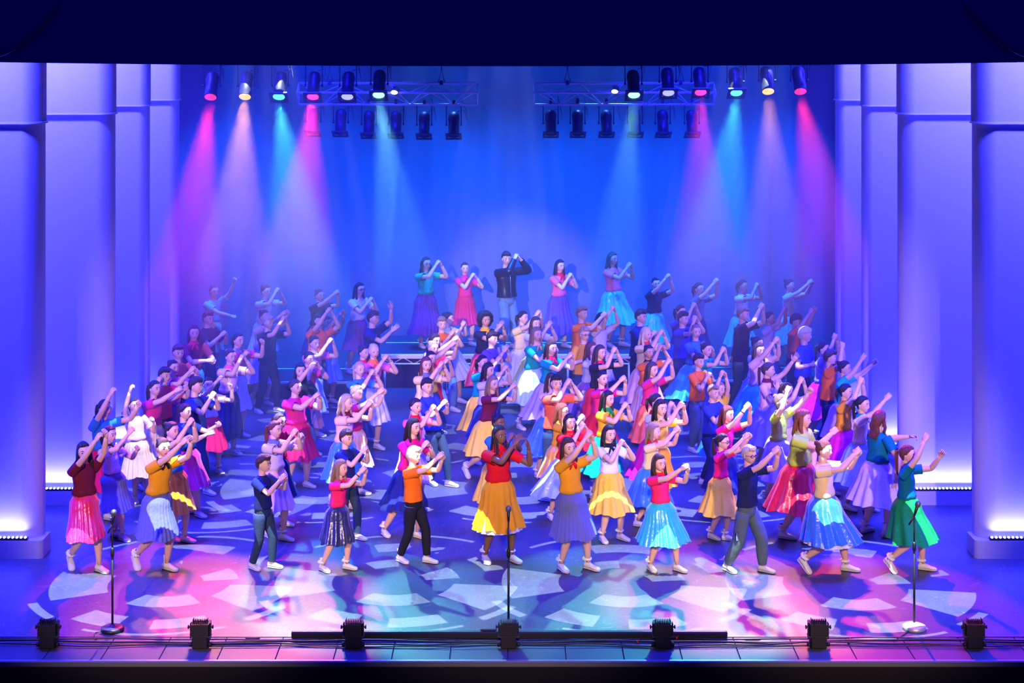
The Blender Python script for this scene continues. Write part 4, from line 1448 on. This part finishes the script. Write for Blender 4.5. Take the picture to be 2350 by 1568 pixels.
def par_can(px, py, d, tilt, color, on, framed, label, target=None, power=0, angle=24, swing=0.0):
    """px, py is the lens centre; the can hangs from a bar above and tips towards the house"""
    c = at_d(px, py, d)
    root = empty('par_can', tuple(c), label, 'stage lamp', 'lamps on the front bar' if on is not None else 'unlit lamps under the trusses')
    R = Matrix.Rotation(swing, 4, 'Y') @ Matrix.Rotation(-tilt, 4, 'X')
    inst('body', PAR_BODY, root, R)
    if framed:
        inst('gel_frame', PAR_FRAME, root, R)
    mb = MB()
    mb.lathe([(0.088, -0.002), (0.078, 0.010), (0.05, 0.018), (0.0, 0.02)][::-1], 20)
    ln = mb.build('lens', plain('lens_%s_%s' % ('on' if on else 'off', '_'.join('%.2f' % q for q in color)), tuple(0.25 * q for q in color) if not on else color, 0.25, 0, color if on else None, on or 0.0), root)
    ln.matrix_local = R
    # yoke stays upright
    piv = R @ Vector((0, 0, 0.20))
    mb = MB()
    mb.tube([(-0.125, 0, 0), (-0.125, 0, 0.30), (-0.11, 0, 0.33), (0.11, 0, 0.33), (0.125, 0, 0.30), (0.125, 0, 0)], 0.008, 6)
    for s_ in (-1, 1):
        mb.lathe([(0.02, 0), (0.02, 0.03)], 8, (s_ * 0.11, 0, 0), (s_, 0, 0))
    mb.build('yoke', BLACK, root, loc=tuple(piv))
    mb = MB()
    mb.bevel_box((-0.025, -0.02, 0.33), (0.025, 0.02, 0.42), 0.006)
    mb.build('hook_clamp', BLACK, root, loc=tuple(piv))
    mb = MB()
    k = random.uniform(-0.05, 0.05)
    mb.tube([(0.06, 0.02, 0.22), (0.17, 0.03, 0.25), (0.19 + k, 0.03, 0.05), (0.16 + k, 0.03, 0.25), (0.12, 0.02, 0.45)], 0.006, 5)
    mb.build('cable', RUBBER, root, loc=tuple(piv))
    if target is not None:
        spot('par_beam', c + R.to_3x3() @ Vector((0, 0, -0.03)), target, color, power, angle, 0.35, 0.07, root)
    return root


RED, AMB, MINT, PNK, WHT = (1.0, 0.03, 0.10), (1.0, 0.42, 0.06), (0.10, 1.0, 0.66), (1.0, 0.05, 0.30), (0.6, 0.66, 0.8)
D1 = 24.6
front_bar = ((483, 223, RED, 1.7, 'glowing red lamp at the outer end of the bar above person in turquoise top', 19),
             (562, 222, AMB, 2.0, 'glowing amber lamp between red and mint lamps clear of the truss', 20),
             (640, 222, MINT, 2.2, 'glowing mint lamp between amber and pink lamps', 20),
             (718, 222, PNK, 1.7, 'glowing pink lamp over the outer end of the truss with bright spotlight', 20),
             (797, 222, WHT, 0.9, 'dim white lamp between pink and pale mint lamps', 16),
             (869, 218, (0.25, 1.0, 0.8), 3.0, 'bright pale mint lamp beside the small truss spotlight', 16),
             (1455, 218, (0.25, 1.0, 0.8), 3.0, 'bright pale mint lamp over the inner part of the other truss', 16),
             (1534, 213, WHT, 1.2, 'dim white lamp between mint lamp and pink lamp over truss end', 16),
             (1608, 212, PNK, 1.8, 'glowing pink lamp over the truss end near the mint lamp', 20),
             (1690, 213, MINT, 2.4, 'glowing mint lamp next to amber lamp past the truss end', 20),
             (1763, 210, AMB, 2.0, 'glowing amber lamp between mint and scarlet lamps', 20),
             (1837, 210, RED, 1.6, 'glowing scarlet lamp at the bar end above person in pale top', 20))
for i, (px, py, c, e, lb, ang) in enumerate(front_bar):
    gel = tuple(np.array(c))
    pos = at_d(px, py, D1)
    tgt = ((-4.2, -3.3, -1.9, -2.7, 0, -0.6, 0.8, 0, 2.3, 1.7, 3.2, 4.2)[i], 18.1 if i % 2 else 18.9, 0.0)
    pw = {RED: 5200, AMB: 3200, MINT: 2700, PNK: 3700}.get(c, 2400)
    if c == WHT:
        pw = 0
    par_can(px, py, D1, math.radians(36), gel, e, c not in (RED, AMB), lb, tgt if pw else None, pw, ang)
mb = MB()
for s_ in (-1, 1):
    pass
zb = at_d(640, 222, D1).z + 0.40 + 0.20 * math.cos(math.radians(36)) + 0.03
for xa, xb, lb in ((-5.0, -1.4, 'black lamp bar carrying the lamps above the tan skirted dancer'), (1.4, 5.0, 'black lamp bar carrying the lamps above the light blue skirted dancer')):
    mb = MB()
    mb.tube([(xa, D1 + 0.12, zb), (xb, D1 + 0.12, zb)], 0.024, 10)
    for x in (xa + 0.4, xb - 0.4):
        mb.tube([(x, D1 + 0.12, zb), (x, D1 + 0.12, 9.3)], 0.008, 5)
    tag(mb.build('lamp_bar', BLACK), lb, 'lamp bar', 'lamp bars')

D2 = 28.0
second = ((718, 305, (.5, .05, .15)), (781, 306, (.1, .15, .5)), (846, 310, (.6, .03, .10)), (908, 310, (.05, .3, .35)), (973, 312, (.7, .08, .12)), (1041, 312, (.45, .03, .10)),
          (1264, 308, (.45, .02, .12)), (1326, 308, (.7, .12, .08)), (1392, 308, (.05, .35, .3)), (1458, 308, (.35, .03, .12)), (1522, 308, (.15, .12, .45)), (1589, 308, (.15, .3, .4)))
names2 = ('pink-tinted', 'blue-tinted', 'crimson-lensed', 'teal-lensed', 'bright red-lensed', 'dark red-lensed')
pos2 = ('first', 'second', 'third', 'fourth', 'fifth', 'sixth')
for i, (px, py, c) in enumerate(second):
    tr = 'under the truss with the small bright spotlight' if i < 6 else 'under the truss without a long bright spotlight'
    nmn = names2[i] if i < 6 else ('wine red-lensed', 'orange red-lensed', 'green-lensed', 'plum-lensed', 'indigo-lensed', 'slate-lensed')[i - 6]
    par_can(px, py, D2 - 0.08, math.radians(24), c, None, True, f'unlit black lamp, {nmn}, {pos2[i % 6]} of six hanging under its truss')


def truss(pxa, pxb, label, hang):
    a, b_ = at_d(pxa, 212, D2), at_d(pxb, 212, D2)
    cx = (a.x + b_.x) / 2
    root = empty('lighting_truss', (cx, D2, 5.0), label, 'truss', 'lighting trusses')
    zs = [CAM_Z - (y - HOR) * D2 / F_PX - 5.0 for y in (191, 240)]
    zm = CAM_Z - (213 - HOR) * (D2 - 0.28) / F_PX - 5.0
    xa, xb = a.x - cx, b_.x - cx
    ch = [(0.0, zs[0]), (0.0, zs[1]), (-0.28, zm)]
    for y, z in ch:
        mb = MB()
        mb.tube([(xa, y, z), (xb, y, z)], 0.021, 10)
        mb.build('chord', ALU, root)
    nb = 8
    for i in range(nb):
        x0_, x1_ = xa + 0.05 + (xb - xa - 0.1) * i / nb, xa + 0.05 + (xb - xa - 0.1) * (i + 1) / nb
        for s_, t_ in ((0, 2), (2, 1), (0, 1)):
            q, r_ = (ch[s_], ch[t_]) if i % 2 == 0 else (ch[t_], ch[s_])
            mb = MB()
            mb.tube([(x0_, *q), (x1_, *r_)], 0.008, 6)
            mb.build('brace', ALU, root)
    for x in (xa, xb):
        for s_, t_ in ((0, 2), (2, 1), (0, 1)):
            mb = MB()
            mb.tube([(x, *ch[s_]), (x, *ch[t_])], 0.012, 6)
            mb.build('end_strut', ALU, root)
    for px in hang:
        x = (px - 1175) * D2 / F_PX - cx
        mb = MB()
        mb.tube([(x - 0.06, 0, zs[0]), (x, 0, zs[0] + 0.22), (x + 0.06, 0, zs[0])], 0.010, 6)
        mb.tube([(x, 0, zs[0] + 0.2), (x, 0, 4.3)], 0.010, 6)
        mb.bevel_box((x - 0.03, -0.03, zs[0] - 0.03), (x + 0.03, 0.03, zs[0] + 0.05), 0.008)
        mb.build('hanging_chain', BLACK, root)


truss(686, 1096, 'aluminium lighting truss with the lamp next to a bright small spotlight', (757, 1013))
truss(1226, 1638, 'aluminium lighting truss over the person in turquoise satin skirt', (1302, 1562))
for px, py, lb, e in ((905, 212, 'small bright white spotlight clamped to the truss', 30), (1411, 210, 'small faint white spotlight clamped to the other truss', 8)):
    c = at_d(px, py, D2 - 0.36)
    root = empty('truss_spotlight', tuple(c), lb, 'spotlight')
    mb = MB()
    mb.lathe([(0.05, 0), (0.055, 0.03), (0.05, 0.16), (0.02, 0.2)], 14, axis=(0.2, 0.9, 0.3))
    mb.build('housing', BLACK, root)
    mb = MB()
    mb.ball((0, -0.004, 0), (0.055, 0.02, 0.035), nu=14, nv=6)
    mb.build('lens', plain('hot_white_%d' % e, (1, 1, 1), 0.3, 0, (0.8, 0.9, 1.0), e), root)
    mb = MB()
    mb.bevel_box((-0.03, 0.10, -0.05), (0.03, 0.16, 0.10), 0.01)
    mb.build('clamp', BLACK, root)

# ------------------------------------------------------------------ microphone stands
def mic_stand(px, py, ptop, label, steel, boom=False):
    o = at(px, py)
    root = empty('microphone_stand', tuple(o), label, 'microphone stand', 'microphone stands on the forestage')
    hgt = (py - ptop) * o.y / F_PX
    mb = MB()
    mb.lathe([(0.118, 0), (0.122, 0.012), (0.120, 0.035), (0.10, 0.044), (0.03, 0.048), (0.022, 0.07)], 32)
    mb.build('base', steel, root)
    mb = MB()
    mb.tube([(0, 0, 0.04), (0, 0, hgt * 0.62)], 0.012, 10)
    mb.build('lower_tube', BLACK, root)
    mb = MB()
    mb.lathe([(0.013, 0), (0.02, 0.015), (0.02, 0.08), (0.013, 0.1)], 12, (0, 0, hgt * 0.6))
    mb.build('clutch', BLACK, root)
    mb = MB()
    mb.tube([(0, 0, hgt * 0.62), (0, 0, hgt - 0.16)], 0.0085, 10)
    mb.build('upper_tube', BLACK, root)
    d = np.array((0.18, -0.35, 0.92)) if boom else np.array((0.0, -0.25, 0.97))
    d = nrm(d)
    p0 = np.array((0, 0, hgt - 0.17))
    if boom:
        mb = MB()
        mb.tube([p0 + (-0.05, 0.02, -0.10), p0], 0.010, 8)
        mb.build('clip', BLACK, root)
    mic = empty('microphone', tuple(o + Vector(p0)), label.replace('microphone stand', 'microphone on stand'), 'microphone', 'microphones on the stands')
    mb = MB()
    mb.lathe([(0.011, 0), (0.013, 0.02), (0.017, 0.115)], 12, axis=d)
    mb.build('handle', BLACK, mic)
    mb = MB()
    mb.lathe([(0.018, 0.115), (0.028, 0.128), (0.030, 0.145), (0.026, 0.168), (0.012, 0.182)], 14, axis=d)
    mb.build('grille', plain('mic_grille', (.22, .22, .24), 0.5, 0.7), mic)


mic_stand(258, 1448, 1166, 'slim black microphone stand in front of the hot pink skirt', BLACK, True)
mic_stand(1167, 1462, 1160, 'slim black microphone stand in front of the golden orange skirt', BLACK)
mic_stand(2098, 1444, 1147, 'microphone stand with silver-topped base in front of the green skirt', plain('base_silver', (.7, .68, .66), 0.4, 0.6), True)

# ------------------------------------------------------------------ floor lamps, bar and cables along the lip
def floor_lamp(px, label):
    o = at(px, 1486)
    root = empty('floor_lamp', tuple(o), label, 'floor lamp', 'floor lamps along the stage lip')
    dk = plain('lamp_black', (.007, .007, .010), 0.6)
    mb = MB()
    mb.bevel_box((-0.080, -0.05, 0.0), (0.080, 0.09, 0.115), 0.008)
    mb.build('base_box', dk, root, smooth=False)
    for s_ in (-1, 1):
        mb = MB()
        mb.lathe([(0.006, 0.0), (0.024, 0.005), (0.024, 0.03), (0.012, 0.036)], 12, (s_ * 0.082, -0.01, 0.035), (s_, 0, 0))
        mb.build('foot_knob', dk, root)
        mb = MB()
        mb.bevel_box((s_ * 0.100 - 0.006, -0.015, 0.09), (s_ * 0.100 + 0.006, 0.04, 0.25), 0.003)
        mb.build('bracket', dk, root, smooth=False)
        mb = MB()
        mb.lathe([(0.008, 0), (0.008, 0.016), (0.02, 0.018), (0.02, 0.03)], 10, (s_ * 0.1, 0.01, 0.205), (s_, 0, 0))
        mb.build('tilt_knob', dk, root)
    mb = MB()
    mb.bevel_box((-0.108, -0.03, 0.105), (0.108, 0.06, 0.122), 0.004)
    mb.build('bracket_plate', plain('lamp_plate', (.05, .05, .06), 0.35), root, smooth=False)
    mb = MB()
    prism(mb, [(-0.088, -0.05), (0.088, -0.05), (0.094, 0.10), (-0.094, 0.10)], 0.13, 0.245)
    mb.build('head', dk, root, smooth=False)
    mb = MB()
    mb.bevel_box((-0.078, -0.01, 0.243), (0.078, 0.10, 0.252), 0.003)
    mb.build('head_top', plain('lamp_plate', (.05, .05, .06), 0.35), root, smooth=False)
    for k in range(9):
        mb = MB()
        x = -0.072 + 0.018 * k
        mb.box((x - 0.0025, -0.04, 0.245), (x + 0.0025, 0.03, 0.285 if k not in (0, 8) else 0.295))
        mb.build('fin', dk, root, smooth=False)
    mb = MB()
    mb.bevel_box((-0.085, 0.10, 0.14), (0.085, 0.112, 0.24), 0.003)
    mb.build('lens', plain('lens_dark', (.05, .05, .08), 0.15), root, smooth=False)


for px, lb in ((110, 'black floor lamp outside the stand before the hot pink skirt'), (460, 'black floor lamp between that microphone stand and the long bar'), (811, 'black floor lamp near the long bar end before the navy skirt'),
               (1167, 'black floor lamp right before the middle microphone stand'), (1521, 'black floor lamp near the bar end before the turquoise skirt'), (1878, 'black floor lamp on the lip before the blue satin skirt'),
               (2236, 'black floor lamp past the silver-based microphone stand')):
    floor_lamp(px, lb)
m = MB()
a, b_ = at(668, 1468), at(1670, 1468)
m.bevel_box((a.x, a.y, 0.0), (b_.x, a.y + 0.07, 0.075), 0.012)
tag(m.build('speaker_bar', plain('bar_black', (.008, .008, .012), 0.5), smooth=False), 'long low black bar lying behind the floor lamps', 'bar')
for px, py, wd, lb in ((580, 1468, 34, 'short black rod on the boards by the long bar'), (1727, 1471, 38, 'thin black pen-like rod lying past the bar'), (1121, 1455, 38, 'small dark clip resting on top of the long bar')):
    o = at(px, py)
    m = MB()
    z = 0.012 if py != 1455 else 0.087
    if py == 1455:
        o = at_d(px, 1449, a.y + 0.03)
        o.z = 0
    r_ = wd / 2 * o.y / F_PX
    m.tube([(-r_, 0, z), (-r_ * 0.8, 0, z), (r_ * 0.8, 0, z), (r_, 0, z)], [0.006, 0.011, 0.011, 0.006], 8)
    tag(m.build('rod', RUBBER, loc=(o.x, o.y, 0)), lb, 'rod')
rng = random.Random(11)


def cable(x0_, x1_, d, amp, r, lab, sag=()):
    m = MB()
    n = int((x1_ - x0_) * 9)
    f1, f2 = rng.uniform(0.8, 1.3), rng.uniform(2.2, 3.1)
    p1, p2 = rng.uniform(0, 6), rng.uniform(0, 6)
    Pp = []
    for i in range(n + 1):
        x = x0_ + (x1_ - x0_) * i / n
        Pp.append((x, d + amp * (0.7 * math.sin(f1 * x * 2 + p1) + 0.3 * math.sin(f2 * x * 2 + p2)), r + 0.003 + 0.012 * max(0, math.sin(1.3 * x + p2))))
    m.tube(Pp, r, 7)
    tag(m.build('cable', RUBBER), lab, 'cable', 'cables along the stage lip')


dl = depth(1478)
cable(-7.5, 7.5, dl + 0.02, 0.035, 0.011, 'thick black cable running the whole length of the lip')
cable(-6.5, 5.2, dl - 0.05, 0.05, 0.008, 'black cable weaving between the lamp bases')
cable(-3.2, 7.5, dl - 0.10, 0.022, 0.006, 'thin black cable nearest the stage edge')
cable(-5.5, 1.0, dl + 0.09, 0.03, 0.007, 'black cable close to the first microphone stand')
cable(0.8, 6.6, dl + 0.10, 0.035, 0.007, 'black cable close to the silver-based microphone stand')
for (p0, p1, p2, lb) in (((2092, 1446), (2070, 1462), (2050, 1474), 'short mic lead from the silver base to the cables'), ((240, 1452), (205, 1450), (222, 1470), 'looped mic lead by the first microphone stand')):
    m = MB()
    A_, B_, C_ = (np.array(at(*q)) for q in (p0, p1, p2))
    m.tube([A_ * (1 - t) ** 2 + 2 * t * (1 - t) * B_ + C_ * t * t + (0, 0, 0.008) for t in np.linspace(0, 1, 12)], 0.005, 6)
    tag(m.build('microphone_lead', RUBBER), lb, 'cable')
for px, py, lb in ((1463, 1477, 'small red cable tie before the turquoise skirt lamp'), (1553, 1468, 'small red cable tie beside the lamp near the bar end'), (1947, 1473, 'small red cable tie beyond the blue satin skirt lamp')):
    o = at(px, py)
    m = MB()
    m.bevel_box((-0.012, -0.012, 0.002), (0.012, 0.012, 0.03), 0.005)
    m.tube([(0, 0, 0.02), (0.02, 0.0, 0.04)], 0.004, 5)
    tag(m.build('cable_tie', plain('tie_red', (.75, .03, .02), 0.5), loc=(o.x, o.y, 0)), lb, 'cable tie')

# ------------------------------------------------------------------ gobo projectors: broken-ring pattern cut into the light itself
SECT = ((.93, .965, 58, 132), (.62, .78, 66, 106), (.30, .45, 92, 124), (.46, .86, 160, 202), (.40, .86, -42, -7), (.27, .48, -124, -58), (.68, .90, -131, -107), (.72, .90, -91, -64),
        (.93, 1.0, -50, -31), (.985, 1.02, -118, -60), (.64, .78, 18, 43), (.20, .44, 8, 40), (.95, 1.02, -158, -138))


def gobo_nodes(l, half):
    l.use_nodes = True
    t = l.node_tree
    em = next(q for q in t.nodes if q.type == 'EMISSION')
    N = lambda op, a=None, b=None, c=None: _math(t, op, a, b, c)

    def _math(t, op, a, b, c):
        q = t.nodes.new('ShaderNodeMath')
        q.operation = op
        for i, v in enumerate((a, b, c)):
            if v is None:
                continue
            if isinstance(v, (int, float)):
                q.inputs[i].default_value = v
            else:
                t.links.new(v, q.inputs[i])
        return q.outputs[0]
    tc = t.nodes.new('ShaderNodeTexCoord')
    sp = t.nodes.new('ShaderNodeSeparateXYZ')
    t.links.new(tc.outputs['Normal'], sp.inputs[0])
    z = N('ABSOLUTE', sp.outputs[2])
    u, v = N('DIVIDE', sp.outputs[0], z), N('DIVIDE', sp.outputs[1], z)
    rho = N('DIVIDE', N('SQRT', N('ADD', N('MULTIPLY', u, u), N('MULTIPLY', v, v))), math.tan(half))
    ang = N('MULTIPLY', N('ARCTAN2', v, u), 180 / PI)
    acc = None
    for r0, r1, a0, a1 in SECT:
        if a1 > 180:
            aa = N('FLOORED_MODULO', ang, 360.0)
        else:
            aa = ang
        k = N('MULTIPLY', N('COMPARE', rho, (r0 + r1) / 2, (r1 - r0) / 2), N('COMPARE', aa, (a0 + a1) / 2, (a1 - a0) / 2))
        acc = k if acc is None else N('MAXIMUM', acc, k)
    t.links.new(acc, em.inputs['Strength'])


def gobo(px, py, power, back):
    c = at(px, py)
    src = Vector((c.x * 0.97, c.y + back, 8.7))
    dist = (c - src).length
    half = math.atan(1.62 / dist)
    o = spot('gobo_projector', src, c, (0.72, 0.88, 1.0), power, math.degrees(half) * 2.15, 0.02, 0.004)
    gobo_nodes(o.data, half)


for px, py, pw in ((400, 1338, 18000), (912, 1335, 18000), (1432, 1338, 18000), (1950, 1345, 18000)):
    gobo(px, py, pw, -3.0)
for px, py, pw in ((500, 1140, 11000), (740, 1120, 15000), (1190, 1120, 15000), (1640, 1120, 15000), (640, 985, 9000), (1150, 985, 9000), (1700, 985, 9000)):
    gobo(px, py, pw, -2.6)

# ------------------------------------------------------------------ haze filling the upstage air
for nm, lo, hi, dens, lb in (('upstage', (-5.15, 25.2, 0.01), (5.0, 31.05, 9.3), 0.036, 'bank of theatrical haze hanging under the trusses before the curtain'),
                             ('veil', (-1.59, 21.6, 0.01), (5.0, 25.19, 9.3), 0.020, 'faint veil of haze under the mint and scarlet lamps'),
                             ('drift', (-5.15, 21.6, 0.01), (-1.6, 25.19, 9.3), 0.036, 'thin drift of haze over the dancers under the red and amber lamps')):
    m = MB()
    m.box(lo, hi)
    hz = m.build('stage_haze', plain('haze_stub', (1, 1, 1)), smooth=False)
    hm = bpy.data.materials.new('haze_' + nm)
    hm.use_nodes = True
    t = hm.node_tree
    t.nodes.clear()
    out = t.nodes.new('ShaderNodeOutputMaterial')
    vs = t.nodes.new('ShaderNodeVolumeScatter')
    vs.inputs['Color'].default_value = (1, 1, 1, 1)
    vs.inputs['Density'].default_value = dens
    vs.inputs['Anisotropy'].default_value = 0.5
    t.links.new(vs.outputs[0], out.inputs['Volume'])
    hm.cycles.homogeneous_volume = True
    hz.data.materials.clear()
    hz.data.materials.append(hm)
    hz['kind'] = 'stuff'
    tag(hz, lb, 'haze')
